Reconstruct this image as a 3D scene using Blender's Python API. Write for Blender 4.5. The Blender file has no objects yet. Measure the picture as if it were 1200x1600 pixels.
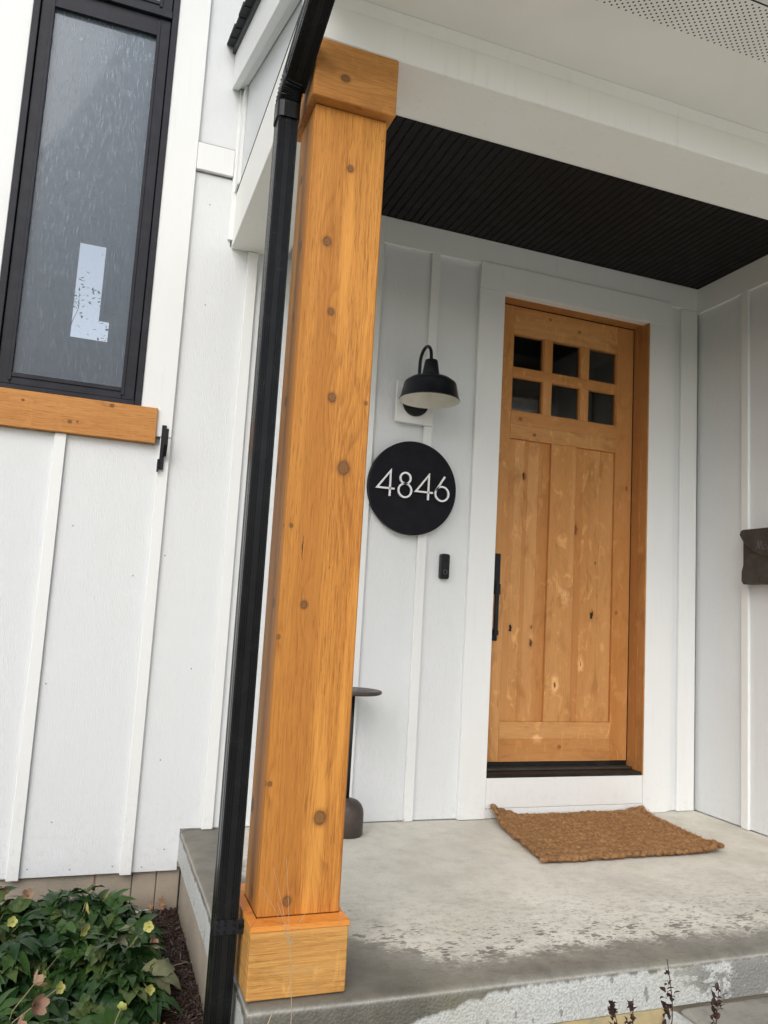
import bpy, bmesh, math, random
from mathutils import Vector, Matrix, noise
rnd = random.Random(7)
SC = bpy.context.scene
COL = SC.collection

# ------------------------------------------------------------------ camera
cd = bpy.data.cameras.new('camera'); cam = bpy.data.objects.new('camera', cd); COL.objects.link(cam)
cd.sensor_fit = 'HORIZONTAL'; cd.sensor_width = 36.0; cd.lens = 36.0*1234.1/1200.0
cd.clip_start = 0.05; cd.clip_end = 900
cr = Vector((0.93772861, -0.34268153, 0.056872)); cu = Vector((-0.09556178, -0.09708488, 0.99067778)); cb = Vector((-0.33396557, -0.93442169, -0.12378653))
cam.matrix_world = Matrix(((cr.x, cu.x, cb.x, -1.94315), (cr.y, cu.y, cb.y, -3.70183), (cr.z, cu.z, cb.z, 1.00916), (0, 0, 0, 1)))
SC.camera = cam
# ------------------------------------------------------------------ sky, sun, exposure
SUN_EL, SUN_AZ = math.radians(39), math.radians(212)        # azimuth clockwise from +y
w = bpy.data.worlds.new('World'); SC.world = w; w.use_nodes = True
nt = w.node_tree; nt.nodes.clear()
sky = nt.nodes.new('ShaderNodeTexSky'); sky.sky_type = 'NISHITA'; sky.sun_disc = False
sky.sun_elevation = SUN_EL; sky.sun_rotation = SUN_AZ; sky.dust_density = 2.5; sky.air_density = 1.0; sky.ozone_density = 1.0
hs = nt.nodes.new('ShaderNodeHueSaturation'); hs.inputs['Saturation'].default_value = 0.45
bg = nt.nodes.new('ShaderNodeBackground'); bg.inputs['Strength'].default_value = 0.15
ow = nt.nodes.new('ShaderNodeOutputWorld')
nt.links.new(sky.outputs[0], hs.inputs['Color']); nt.links.new(hs.outputs[0], bg.inputs[0]); nt.links.new(bg.outputs[0], ow.inputs[0])
sd = bpy.data.lights.new('sun', 'SUN'); sd.energy = 1.1; sd.angle = math.radians(48); sd.color = (1.0, 0.99, 0.975)
so = bpy.data.objects.new('sun', sd); COL.objects.link(so)
sv = Vector((math.sin(SUN_AZ)*math.cos(SUN_EL), math.cos(SUN_AZ)*math.cos(SUN_EL), math.sin(SUN_EL)))
so.rotation_euler = sv.to_track_quat('Z', 'Y').to_euler(); so.location = sv*20
SC.view_settings.view_transform = 'Standard'; SC.view_settings.look = 'None'
SC.view_settings.exposure = 0.22; SC.view_settings.gamma = 1.0; SC.view_settings.use_curve_mapping = False

# ------------------------------------------------------------------ node helper
class N:
    def __init__(s, name):
        s.m = bpy.data.materials.new(name); s.m.use_nodes = True; s.t = s.m.node_tree; s.t.nodes.clear()
        s.out = s.t.nodes.new('ShaderNodeOutputMaterial')
        g = s.t.nodes.new('ShaderNodeNewGeometry'); s.pos = g.outputs['Position']; s.geo = g
    def n(s, typ, **kw):
        x = s.t.nodes.new(typ)
        for k, v in kw.items(): setattr(x, k, v)
        return x
    def put(s, sock, v):
        if isinstance(v, bpy.types.NodeSocket): s.t.links.new(v, sock)
        elif v is not None: sock.default_value = v
    def math(s, op, a, b=None, c=None, clamp=False):
        x = s.n('ShaderNodeMath', operation=op); x.use_clamp = clamp
        s.put(x.inputs[0], a); s.put(x.inputs[1], b)
        if c is not None: s.put(x.inputs[2], c)
        return x.outputs[0]
    def map(s, scale, vec=None, loc=(0, 0, 0), rot=(0, 0, 0)):
        x = s.n('ShaderNodeMapping'); s.put(x.inputs['Vector'], vec or s.pos)
        x.inputs['Scale'].default_value = scale; x.inputs['Location'].default_value = loc; x.inputs['Rotation'].default_value = rot
        return x.outputs[0]
    def noise(s, vec, scale=1.0, detail=3.0, rough=0.55, dist=0.0):
        x = s.n('ShaderNodeTexNoise'); s.put(x.inputs['Vector'], vec); x.inputs['Scale'].default_value = scale
        x.inputs['Detail'].default_value = detail; x.inputs['Roughness'].default_value = rough; x.inputs['Distortion'].default_value = dist
        return x.outputs[0]
    def voro(s, vec, scale=1.0, feature='F1', out='Distance', rand=1.0):
        x = s.n('ShaderNodeTexVoronoi', feature=feature); s.put(x.inputs['Vector'], vec); x.inputs['Scale'].default_value = scale
        x.inputs['Randomness'].default_value = rand
        return x.outputs[out]
    def rng(s, v, a, b, c=0.0, d=1.0, smooth=True):
        x = s.n('ShaderNodeMapRange'); x.interpolation_type = 'SMOOTHSTEP' if smooth else 'LINEAR'
        s.put(x.inputs[0], v); s.put(x.inputs[1], a); s.put(x.inputs[2], b); s.put(x.inputs[3], c); s.put(x.inputs[4], d)
        return x.outputs[0]
    def mix(s, f, a, b, mode='MIX'):
        x = s.n('ShaderNodeMix', data_type='RGBA', blend_type=mode)
        s.put(x.inputs[0], f)
        for i, v in ((6, a), (7, b)):
            if isinstance(v, tuple): v = (*v[:3], 1.0)
            s.put(x.inputs[i], v)
        return x.outputs[2]
    def sep(s, v=None):
        x = s.n('ShaderNodeSeparateXYZ'); s.put(x.inputs[0], v or s.pos); return x.outputs
    def comb(s, a, b, c):
        x = s.n('ShaderNodeCombineXYZ')
        for i, v in enumerate((a, b, c)): s.put(x.inputs[i], v)
        return x.outputs[0]
    def dist(s, v, p):
        x = s.n('ShaderNodeVectorMath', operation='DISTANCE'); s.put(x.inputs[0], v); x.inputs[1].default_value = p
        return x.outputs['Value']
    def bump(s, h, strength=0.3, d=0.01, normal=None):
        x = s.n('ShaderNodeBump'); s.put(x.inputs['Height'], h); x.inputs['Strength'].default_value = strength; x.inputs['Distance'].default_value = d
        if normal is not None: s.put(x.inputs['Normal'], normal)
        return x.outputs[0]
    def bsdf(s, color, rough=0.6, metal=0.0, normal=None, spec=0.5, coat=0.0, trans=0.0):
        x = s.n('ShaderNodeBsdfPrincipled')
        if isinstance(color, tuple): color = (*color[:3], 1.0)
        s.put(x.inputs['Base Color'], color); s.put(x.inputs['Roughness'], rough); s.put(x.inputs['Metallic'], metal)
        if normal is not None: s.put(x.inputs['Normal'], normal)
        x.inputs['Specular IOR Level'].default_value = spec
        x.inputs['Coat Weight'].default_value = coat
        x.inputs['Transmission Weight'].default_value = trans
        return x.outputs[0]
    def done(s, sh):
        s.t.links.new(sh, s.out.inputs['Surface']); return s.m
    def rand(s):
        return s.n('ShaderNodeObjectInfo').outputs['Random']

def hexc(r, g, b):
    f = lambda c: (c/255/12.92) if c/255 <= 0.04045 else ((c/255+0.055)/1.055)**2.4
    return (f(r), f(g), f(b))

# ------------------------------------------------------------------ materials
def m_paint(name, col, rough=0.5, grain=0.25, dirt=0.5, warm=(0.78, 0.76, 0.72)):
    a = N(name)
    g1 = a.noise(a.map((60, 60, 5)), 6.0, 4, 0.7)           # embossed cedar texture running up the boards
    g2 = a.noise(a.map((1, 1, 1)), 900.0, 2)
    big = a.noise(a.map((1, 1, 0.5)), 2.2, 4)
    spots = a.voro(a.map((1, 1, 1)), 21.0)
    sp = a.rng(spots, 0.018, 0.04, 1.0, 0.0)
    sel = a.rng(a.noise(a.map((1, 1, 1)), 5.0, 2), 0.55, 0.62)
    c = a.mix(a.math('MULTIPLY', a.rng(big, 0.4, 0.75), 0.35*dirt), col, tuple(x*y for x, y in zip(col, (0.9, 0.89, 0.86))))
    c = a.mix(a.math('MULTIPLY', a.math('MULTIPLY', sp, sel), 0.35*dirt), c, (0.35, 0.32, 0.26))
    st = a.noise(a.map((14, 14, 1.1)), 3.0, 5, 0.65)
    c = a.mix(a.math('MULTIPLY', a.rng(st, 0.54, 0.76), 0.22*dirt), c, (0.52, 0.50, 0.45))
    zz = a.sep()[2]
    low_ = a.math('MULTIPLY', a.rng(zz, 0.35, -0.15), a.rng(a.noise(a.map((1, 1, 1)), 34.0, 5, 0.75), 0.50, 0.68))
    c = a.mix(a.math('MULTIPLY', low_, 0.28*dirt), c, (0.36, 0.32, 0.26))
    h = a.math('ADD', a.math('MULTIPLY', g1, 1.0), a.math('MULTIPLY', g2, 0.3))
    return a.done(a.bsdf(c, a.rng(big, 0.3, 0.7, rough-0.07, rough+0.08), normal=a.bump(h, grain, 0.004), spec=0.4))

M = {}
M['siding'] = m_paint('white_siding_paint', (0.795, 0.815, 0.825), 0.5, 0.9)
M['trim'] = m_paint('white_trim_paint', (0.80, 0.81, 0.80), 0.45, 0.2, 0.6)
M['smooth'] = m_paint('white_beam_paint', (0.86, 0.855, 0.82), 0.5, 0.1, 0.8)

def m_wood(name, along, base, dark, light, knots=(), freq=34.0, warp=0.05, fuzz=1.0, rough=0.5, bumpk=0.25, plank=0.0, blotch=0.0, stripe=None, pale=(), contrast=0.62, weather=0.0, hole=False, cracks=()):
    """along: 'Z' grain runs up, 'X' grain runs across. knots: (u, v, radius, darkness)."""
    a = N(name)
    X, Y, Z = a.sep()
    xy = a.math('ADD', X, a.math('MULTIPLY', Y, 0.93))
    u, v = (xy, Z) if along == 'Z' else (Z, xy)
    rv = a.rand()
    off = a.math('MULTIPLY', rv, 37.0*plank)
    uv = a.comb(u, a.math('MULTIPLY', v, 0.075), off)
    fv = a.comb(u, a.math('MULTIPLY', v, 0.24), 0.0)
    KR = 0.5 if hole else 0.85
    kv = a.comb(u, a.math('MULTIPLY', v, KR), 0.0)
    wob = a.noise(uv, 5.0, 1, 0.4)
    g = a.math('ADD', a.math('MULTIPLY', u, freq), a.math('MULTIPLY', wob, freq*warp*6))
    kmask = None; halo = None; rim = None; conc = None; prox = None
    kn0 = a.noise(a.map((1, 1, 1)), 75.0, 3, 0.6)
    for (ku, kz, r, dk) in knots:
        d = a.dist(kv, (ku, kz*KR, 0.0))
        df = a.dist(fv, (ku, kz*0.24, 0.0))
        bumpy = a.rng(df, 0.0, r*3.2, freq*r*2.6, 0.0)
        px_ = a.rng(df, r*1.5, r*4.0, 1.0, 0.0)
        prox = px_ if prox is None else a.math('MAXIMUM', prox, px_)
        g = a.math('ADD', g, bumpy)
        ragged = a.math('ADD', d, a.math('MULTIPLY', a.math('SUBTRACT', kn0, 0.5), r*(1.5 if hole else 0.8)))
        mk = a.rng(ragged, r*(0.62 if hole else 0.74), r*(0.76 if hole else 0.92), dk, 0.0)
        rm_ = a.math('MULTIPLY', a.rng(ragged, r*0.58, r*0.80, 0.0, 1.0), a.rng(ragged, r*0.84, r*1.08, dk, 0.0))
        rim = rm_ if rim is None else a.math('MAXIMUM', rim, rm_)
        cn_ = a.math('FRACT', a.math('DIVIDE', ragged, r*0.24))
        conc = a.math('MULTIPLY', cn_, a.rng(ragged, r*0.7, r*0.9, 1.0, 0.0)) if conc is None else a.math('MAXIMUM', conc, a.math('MULTIPLY', cn_, a.rng(ragged, r*0.7, r*0.9, 1.0, 0.0)))
        kmask = mk if kmask is None else a.math('MAXIMUM', kmask, mk)
        hl = a.rng(d, r*0.8, r*1.6, (0.25 if hole else 0.42)*dk, 0.0)
        halo = hl if halo is None else a.math('MAXIMUM', halo, hl)
    ring = a.math('FRACT', g)
    ring = a.math('ADD', a.rng(ring, 0.0, 0.82, 0.0, 1.0, False), a.rng(ring, 0.82, 1.0, 0.0, -1.0))
    stretch = (90, 90, 2.2) if along == 'Z' else (2.2, 2.2, 90)
    fine = a.noise(a.map(stretch), 2.6, 5, 0.75)
    fibre = a.noise(a.map(tuple(q*5 for q in stretch)), 1.7, 3, 0.7)
    big = a.noise(uv, 3.2, 3, 0.5)
    c = a.mix(a.rng(big, 0.3, 0.72), base, light)
    c = a.mix(a.math('MULTIPLY', a.math('MULTIPLY', a.math('MULTIPLY', ring, ring), contrast), 0.5 if prox is None else a.math('ADD', 0.25, a.math('MULTIPLY', prox, 0.42))), c, dark)
    c = a.mix(a.math('MULTIPLY', a.rng(fine, 0.42, 0.72), 0.36*fuzz), c, dark)
    c = a.mix(a.math('MULTIPLY', a.rng(fibre, 0.55, 0.75), 0.35*fuzz), c, tuple(x*0.55 for x in dark))
    c = a.mix(a.math('MULTIPLY', a.rng(fibre, 0.45, 0.25), 0.25*fuzz), c, tuple(min(1, x*1.25) for x in light))
    sc1 = (300, 300, 16) if along == 'Z' else (16, 16, 300)
    pore = a.noise(a.map(sc1), 1.0, 2, 0.6)
    c = a.mix(a.math('MULTIPLY', a.rng(pore, 0.56, 0.70), 0.42*fuzz), c, tuple(x*0.7 for x in dark))
    c = a.mix(a.math('MULTIPLY', a.rng(pore, 0.44, 0.30), 0.30*fuzz), c, tuple(min(1, x*1.2) for x in light))
    gold = a.noise(a.comb(a.math('MULTIPLY', u, 1.0), a.math('MULTIPLY', v, 0.05), 3.0), 13.0, 3, 0.6)
    c = a.mix(a.math('MULTIPLY', a.rng(gold, 0.52, 0.68), 0.5*fuzz), c, tuple(min(1, x*1.12) for x in light))
    if blotch:
        b1 = a.noise(a.map((1.0, 1.0, 0.45)) if along == 'Z' else a.map((0.5, 0.5, 1.2)), 9.0, 5, 0.62, 0.8)
        c = a.mix(a.math('MULTIPLY', a.rng(b1, 0.5, 0.7), blotch), c, tuple(x*0.62 for x in base))
        b2 = a.noise(a.map((1.3, 1.3, 0.6), loc=(4, 2, 7)), 13.0, 4, 0.6, 1.4)
        c = a.mix(a.math('MULTIPLY', a.rng(b2, 0.54, 0.74), blotch*0.9), c, tuple(min(1, x*1.35) for x in light))
    for (pu, pz, pr, ps) in pale:
        d = a.dist(kv, (pu, pz*KR, 0.0))
        d = a.math('ADD', d, a.math('MULTIPLY', a.math('SUBTRACT', a.noise(a.map((1, 1, 1)), 30.0, 3), 0.5), pr*1.3))
        c = a.mix(a.rng(d, pr*0.3, pr, ps, 0.0), c, tuple(min(1, x*1.35+0.05) for x in light))
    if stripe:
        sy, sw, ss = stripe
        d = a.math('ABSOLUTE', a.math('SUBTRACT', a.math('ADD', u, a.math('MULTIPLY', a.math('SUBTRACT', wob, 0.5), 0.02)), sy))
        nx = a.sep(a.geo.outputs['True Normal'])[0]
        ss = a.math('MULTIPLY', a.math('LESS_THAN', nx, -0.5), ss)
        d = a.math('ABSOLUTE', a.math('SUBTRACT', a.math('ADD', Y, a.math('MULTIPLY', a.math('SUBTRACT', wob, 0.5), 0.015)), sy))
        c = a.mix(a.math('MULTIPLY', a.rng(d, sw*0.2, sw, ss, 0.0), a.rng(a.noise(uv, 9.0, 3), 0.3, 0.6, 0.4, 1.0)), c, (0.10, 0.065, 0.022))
    if not hole and along == 'Z':
        tone = a.noise(a.comb(u, a.math('MULTIPLY', v, 0.03), 7.0), 7.5, 2, 0.5)
        c = a.mix(a.math('MULTIPLY', a.rng(tone, 0.42, 0.62), 0.55), c, tuple(x*0.80 for x in base))
    if halo is not None:
        c = a.mix(halo, c, tuple(x*0.6 for x in dark))
        kn = a.noise(a.map((1, 1, 1)), 160.0, 3, 0.7)
        if hole: c = a.mix(kmask, c, (0.012, 0.008, 0.006))
        else:
            c = a.mix(kmask, c, a.mix(kn, (0.13, 0.058, 0.022), (0.34, 0.16, 0.055)))
            c = a.mix(a.math('MULTIPLY', conc, 0.55), c, (0.10, 0.045, 0.018))
            c = a.mix(a.math('MULTIPLY', rim, a.rng(kn0, 0.35, 0.6, 0.15, 0.8)), c, (0.07, 0.03, 0.012))
    for (ku, kz_, ln, wd_) in cracks:
        q = wd_/ln
        bent = a.math('ADD', u, a.math('MULTIPLY', a.math('SUBTRACT', kn0, 0.5), 0.012))
        d = a.dist(a.comb(bent, a.math('MULTIPLY', v, q), 0.0), (ku, kz_*q, 0.0))
        c = a.mix(a.rng(d, wd_*0.35, wd_*0.6, 0.9, 0.0), c, (0.03, 0.015, 0.008))
    if plank:
        c = a.mix(a.math('MULTIPLY', rv, plank*0.55), c, tuple(x*f_ for x, f_ in zip(base, (0.82, 0.66, 0.5))))
    if weather:
        wn = a.noise(a.map((3, 3, 9)), 4.0, 5, 0.6)
        c = a.mix(a.math('MULTIPLY', a.rng(wn, 0.5, 0.75), weather), c, (0.42, 0.27, 0.13))
    pits = a.voro(a.map((1, 1, 0.45) if along == 'Z' else (0.45, 0.45, 1)), 28.0)
    psel = a.rng(a.noise(a.map((1, 1, 1), loc=(9, 0, 0)), 8.0, 1), 0.57, 0.62)
    c = a.mix(a.math('MULTIPLY', a.math('MULTIPLY', a.rng(pits, 0.03, 0.06, 1.0, 0.0), psel), 0.7), c, (0.05, 0.025, 0.01))
    h = a.math('ADD', fine, a.math('MULTIPLY', fibre, 0.7))
    if kmask is not None: h = a.math('SUBTRACT', h, a.math('MULTIPLY', kmask, 0.4))
    return a.done(a.bsdf(c, a.rng(fine, 0.3, 0.7, rough-0.08, rough+0.1), normal=a.bump(h, bumpk, 0.003), spec=0.25))

CB, CDK, CL = (0.45, 0.163, 0.029), (0.20, 0.060, 0.010), (0.68, 0.31, 0.065)
def kz(lst, plane_y):      # knot list given as (x, z, radius, darkness) on a face at y = plane_y
    return [(x + plane_y*0.93, z, r, d) for x, z, r, d in lst]
post_knots = kz([(-1.338, 2.33, .011, .9), (-1.395, 2.086, .014, .85), (-1.369, 1.873, .011, .9), (-1.348, 1.616, .014, .8), (-1.299, 1.413, .020, .85),
                 (-1.389, 1.013, .011, .9), (-1.442, 1.232, .006, .8), (-1.449, .528, .006, 1), (-1.303, .435, .019, .8), (-1.38, .222, .013, .75), (-1.243, 1.614, .006, .7), (-1.455, .921, .006, .8)], -1.531)
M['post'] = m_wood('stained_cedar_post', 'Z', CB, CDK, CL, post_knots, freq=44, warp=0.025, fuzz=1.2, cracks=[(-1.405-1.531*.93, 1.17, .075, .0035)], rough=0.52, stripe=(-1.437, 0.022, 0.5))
M['post_cap'] = m_wood('stained_cedar_across', 'X', (0.44, 0.18, 0.042), CDK, (0.56, 0.26, 0.07), [(2.59, -1.384-1.565*0.93, .013, .95)], freq=40, warp=0.04, rough=0.6, bumpk=0.4, contrast=.5, blotch=.3)
M['post_base'] = m_wood('weathered_cedar_across', 'X', (0.53, 0.24, 0.055), (0.28, 0.105, 0.022), (0.64, 0.34, 0.10), [], freq=55, warp=0.06, rough=0.65, bumpk=0.6, contrast=.6, blotch=.55, weather=.5)
M['ledge'] = m_wood('fresh_cedar_ledge', 'X', (0.68, 0.24, 0.04), (0.42, 0.12, 0.02), (0.75, 0.30, 0.06), [], freq=30, rough=0.45, contrast=.3, blotch=.2)
M['sill'] = m_wood('stained_cedar_sill', 'X', (0.46, 0.195, 0.05), (0.26, 0.09, 0.02), (0.58, 0.27, 0.08), [(1.751, -2.119-.035*.93, .008, 1), (1.847, -1.952-.035*.93, .009, .9), (1.82, -2.314-.035*.93, .006, .9), (1.755, -2.088-.035*.93, .005, .8)], freq=36, warp=.05, rough=.55, contrast=.5, blotch=.2)
dk = kz([(.242, 1.796, .015, 1), (.582, 1.524, .021, 1), (.704, 1.052, .015, 1), (.318, .966, .006, .9), (.318, .879, .014, 1), (.188, .956, .014, 1),
         (.451, .659, .009, .8), (.841, 1.07, .009, .9), (.721, 1.346, .005, .9), (.894, 1.797, .009, .9), (.134, .602, .006, .9)], .12)
dpale = kz([(.64, .775, .03, .7), (.451, .66, .035, .75), (.188, .956, .018, .6), (.50, 1.14, .035, .5), (.32, .9, .02, .5), (.777, .879, .018, .5)], .12)
DB, DD, DL = (0.52, 0.235, 0.070), (0.30, 0.105, 0.024), (0.66, 0.36, 0.14)
M['door_v'] = m_wood('knotty_alder_vertical', 'Z', DB, DD, DL, dk, freq=16, warp=0.07, rough=0.42, bumpk=0.08, plank=1.0, blotch=0.62, pale=dpale, contrast=.22, fuzz=.55, hole=True, cracks=[(.512+.12*.93, 1.155, .04, .003), (.495+.12*.93, 1.13, .03, .0025), (.735+.12*.93, 1.16, .025, .002), (.266+.12*.93, 1.62, .09, .0016), (.64+.12*.93, .775, .03, .004), (.105+.12*.93, .56, .06, .002)])
M['door_h'] = m_wood('knotty_alder_across', 'X', DB, DD, DL, [(2.112, .18+.12*.93, .011, 1), (2.033, .273+.12*.93, .009, 1), (.33, .491+.12*.93, .011, .8), (2.68, .547+.12*.93, .010, .5), (2.72, .352+.12*.93, .008, .6)],
                    freq=20, warp=0.09, rough=0.42, bumpk=0.08, plank=0.8, blotch=0.6, pale=[(.37, .35+.12*.93, .035, .8)], contrast=.3, fuzz=.55)
M['jamb'] = m_wood('alder_jamb', 'Z', (0.44, 0.20, 0.065), (0.27, 0.105, 0.03), (0.52, 0.26, 0.09), [], freq=20, rough=0.45, bumpk=.1, plank=.4, blotch=.5, contrast=.3, fuzz=.6)

def m_black(name, col=(0.012, 0.013, 0.016), rough=0.35, metal=0.0, bumpk=0.05, drops=False, spec=0.28, brush=None):
    a = N(name)
    n1 = a.noise(a.map((1, 1, 1)), 14.0, 5, 0.65)
    c = a.mix(a.rng(n1, 0.4, 0.7), col, tuple(min(1, x*1.35+0.003) for x in col))
    h = a.noise(a.map(brush or (1, 1, 1)), 500.0 if not brush else 5.0, 3)
    nm = a.bump(h, bumpk, 0.002)
    r = a.rng(n1, 0.3, 0.7, rough-0.06, rough+0.1)
    if drops:
        vd = a.voro(a.map((1, 1, 0.75)), 150.0)
        size = a.rng(a.noise(a.map((1, 1, 1), loc=(3, 3, 3)), 40.0, 2), 0.45, 0.7, 0.05, 0.42)
        hd = a.rng(vd, 0.0, size, 1.0, 0.0)
        nm = a.bump(hd, 0.4, 0.002, nm)
        r = a.rng(hd, 0.0, 0.25, rough, 0.06)
    return a.done(a.bsdf(c, r, metal, nm, spec=spec))
M['window_frame'] = m_black('black_window_frame', (0.013, 0.014, 0.020), 0.5, bumpk=.12, drops=True)
M['downspout'] = m_black('wet_black_aluminium', (0.004, 0.0043, 0.005), 0.26, drops=True, spec=0.28)
M['black_metal'] = m_black('satin_black_metal', (0.010, 0.011, 0.014), 0.38)
M['black_plastic'] = m_black('black_plastic', (0.012, 0.012, 0.013), 0.3)
M['gloss_black'] = m_black('gloss_black_lens', (0.006, 0.006, 0.008), 0.08)
M['grey_ring'] = m_black('grey_ring', (0.09, 0.09, 0.09), 0.4)
M['sign_board'] = m_black('black_painted_board', (0.006, 0.006, 0.009), 0.5, bumpk=0.7, spec=0.16, brush=(1.5, 1.5, 60))
M['ceiling'] = m_black('black_ceiling_paint', (0.0065, 0.0055, 0.005), 0.6, bumpk=0.3, brush=(60, 2, 60))
M['shingle'] = m_black('charcoal_shingle', (0.035, 0.037, 0.040), 0.85, bumpk=.8)
M['threshold'] = m_black('black_threshold', (0.012, 0.011, 0.010), 0.35)
M['bronze'] = m_black('dark_bronze_metal', (0.060, 0.056, 0.050), 0.42, 0.4)
M['table_bronze'] = m_black('warm_bronze_metal', (0.075, 0.06, 0.052), 0.45, 0.3)
M['letter_bronze'] = m_black('pale_raised_lettering', (0.12, 0.10, 0.10), 0.45, 0.2)

def simple(name, col, rough=0.5, var=0.12, scale=12.0, bumpk=0.1, bs=200.0):
    a = N(name)
    n1 = a.noise(a.map((1, 1, 1)), scale, 4, 0.6)
    c = a.mix(a.rng(n1, 0.35, 0.7), col, tuple(x*(1-var) for x in col))
    return a.done(a.bsdf(c, rough, normal=a.bump(a.noise(a.map((1, 1, 1)), bs, 2), bumpk, 0.002)))
M['digit'] = simple('white_enamel', (0.9, 0.9, 0.91), 0.3, 0.03)
M['shade_in'] = simple('cream_enamel', (0.80, 0.78, 0.70), 0.4)
M['tag'] = simple('faded_tag_plastic', (0.42, 0.45, 0.50), 0.4, 0.3, 60)
M['ground'] = simple('soil', (0.035, 0.024, 0.018), 0.95, 0.5, 20, 1.0, 60)
M['room'] = simple('grey_blue_room_paint', (0.36, 0.42, 0.48), 0.8)
M['hall'] = simple('dark_hall_paint', (0.10, 0.10, 0.09), 0.8)
M['room_reflection'] = simple('window_reflection_patch', (0.16, 0.19, 0.22), 0.6)
M['lawn'] = simple('damp_winter_lawn', (0.16, 0.17, 0.09), 0.9, 0.4, 3, 1.0, 30)
M['bounce_ground'] = simple('pale_bounce_ground', (0.62, 0.605, 0.53), 0.8, 0.1, 2, .3, 90)  # pale tone chosen for the light bounced by the added ground slabs

def m_concrete():
    a = N('porch_concrete')
    X, Y, Z = a.sep()
    big = a.noise(a.map((1, 1, 1)), 2.0, 5, 0.6)
    mid = a.noise(a.map((1, 1, 1)), 11.0, 5, 0.65)
    fine = a.noise(a.map((1, 1, 1)), 160.0, 4, 0.7)
    dry = a.mix(a.rng(big, 0.35, 0.68), (0.71, 0.68, 0.595), (0.56, 0.53, 0.455))
    dry = a.mix(a.math('MULTIPLY', a.rng(mid, 0.45, 0.7), 0.35), dry, (0.42, 0.40, 0.35))
    dry = a.mix(a.math('MULTIPLY', a.rng(fine, 0.5, 0.68), 0.35), dry, (0.30, 0.285, 0.25))
    grit = a.noise(a.map((1, 1, 1)), 420.0, 3, 0.8)
    dry = a.mix(a.math('MULTIPLY', a.rng(grit, 0.56, 0.70), 0.5), dry, (0.24, 0.225, 0.19))
    blot = a.noise(a.map((1, 1.6, 1), loc=(2, 5, 0)), 26.0, 6, 0.75)
    nearf = a.rng(Y, -0.75, -1.35, 0.15, 1.0)
    dry = a.mix(a.math('MULTIPLY', a.math('MULTIPLY', a.rng(blot, 0.50, 0.62), nearf), 0.55), dry, (0.27, 0.25, 0.205))
    dry = a.mix(a.math('MULTIPLY', a.math('MULTIPLY', a.rng(blot, 0.44, 0.34), nearf), 0.45), dry, (0.76, 0.75, 0.71))
    top = a.rng(Z, -0.022, -0.006)
    # chalky pale face on the sides of the slab
    face = a.mix(a.rng(fine, 0.42, 0.66), (0.55, 0.56, 0.545), (0.38, 0.38, 0.36))
    c = a.mix(top, face, dry)
    # wet zones on the top: front strip and the strip outside the posts on the left
    edge = a.math('ADD', a.rng(X, -1.15, -0.85, -1.22, -1.47), a.math('MULTIPLY', a.math('SUBTRACT', a.noise(a.map((1, 1, 1)), 7.0, 6, 0.72), 0.5), 0.30))
    d = a.math('SUBTRACT', Y, edge)                      # negative = wet
    dd = a.math('ADD', d, a.math('MULTIPLY', a.math('SUBTRACT', a.noise(a.map((1, 1.7, 1), loc=(3, 9, 1)), 45.0, 5, 0.8), 0.5), 0.20))
    wet_front = a.math('MULTIPLY', a.rng(dd, 0.05, -0.05), a.rng(d, 0.05, -0.25, 0.72, 1.0))
    left = a.math('ADD', -1.30, a.math('MULTIPLY', a.math('SUBTRACT', a.noise(a.map((1, 1, 1), loc=(5, 0, 0)), 6.0, 5, 0.7), 0.5), 0.2))
    wet_left = a.rng(a.math('SUBTRACT', X, left), 0.03, -0.05)
    # splashes, thinning away from the edge
    sp = a.voro(a.map((0.6, 1.5, 1)), 55.0)
    spsize = a.math('MULTIPLY', a.rng(d, 0.0, 0.42, 0.55, 0.0, False), a.rng(a.noise(a.map((1, 1, 1), loc=(0, 7, 0)), 12.0, 3, .7), 0.38, 0.62, 0.1, 1.25))
    spl = a.rng(a.math('SUBTRACT', sp, spsize), 0.0, -0.05)
    sp2 = a.voro(a.map((0.7, 1.6, 1), loc=(2, 2, 2)), 120.0)
    spl2 = a.rng(a.math('SUBTRACT', sp2, a.math('MULTIPLY', spsize, 0.75)), 0.0, -0.06)
    wet = a.math('MAXIMUM', a.math('MAXIMUM', wet_front, wet_left), a.math('MAXIMUM', a.math('MULTIPLY', spl, 0.8), a.math('MULTIPLY', spl2, 0.6)))
    wet = a.math('MULTIPLY', wet, top)
    # drips on the front face and a big stain to the right
    lip = a.math('ADD', -0.030, a.math('MULTIPLY', a.math('SUBTRACT', a.noise(a.map((26, 26, 3)), 1.0, 4, 0.65), 0.5), 0.04))
    lip = a.math('ADD', lip, a.math('MULTIPLY', a.rng(X, -1.2, -0.7, -0.07, 0.008), a.rng(Y, -1.585, -1.605)))
    run = a.rng(a.math('SUBTRACT', Z, lip), -0.006, 0.006)
    dr = a.voro(a.map((1.0, 1.0, 0.33)), 34.0)
    drs = a.rng(a.math('SUBTRACT', dr, a.rng(a.noise(a.map((1, 1, 1), loc=(1, 1, 8)), 22.0, 2), 0.42, 0.7, 0.02, 0.36)), 0.0, -0.05)
    stain = a.rng(a.math('ADD', a.noise(a.map((1, 1, 1.5)), 9.0, 5, 0.75), a.rng(X, -0.35, 0.1, 0.0, 0.22)), 0.60, 0.68)
    stain = a.math('MULTIPLY', stain, a.rng(X, -0.35, -0.05))
    fw = a.math('MULTIPLY', a.math('MAXIMUM', run, a.math('MAXIMUM', a.math('MULTIPLY', drs, 0.6), a.math('MULTIPLY', stain, 0.7))), a.math('SUBTRACT', 1.0, top))
    wetall = a.math('MAXIMUM', wet, fw)
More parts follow.
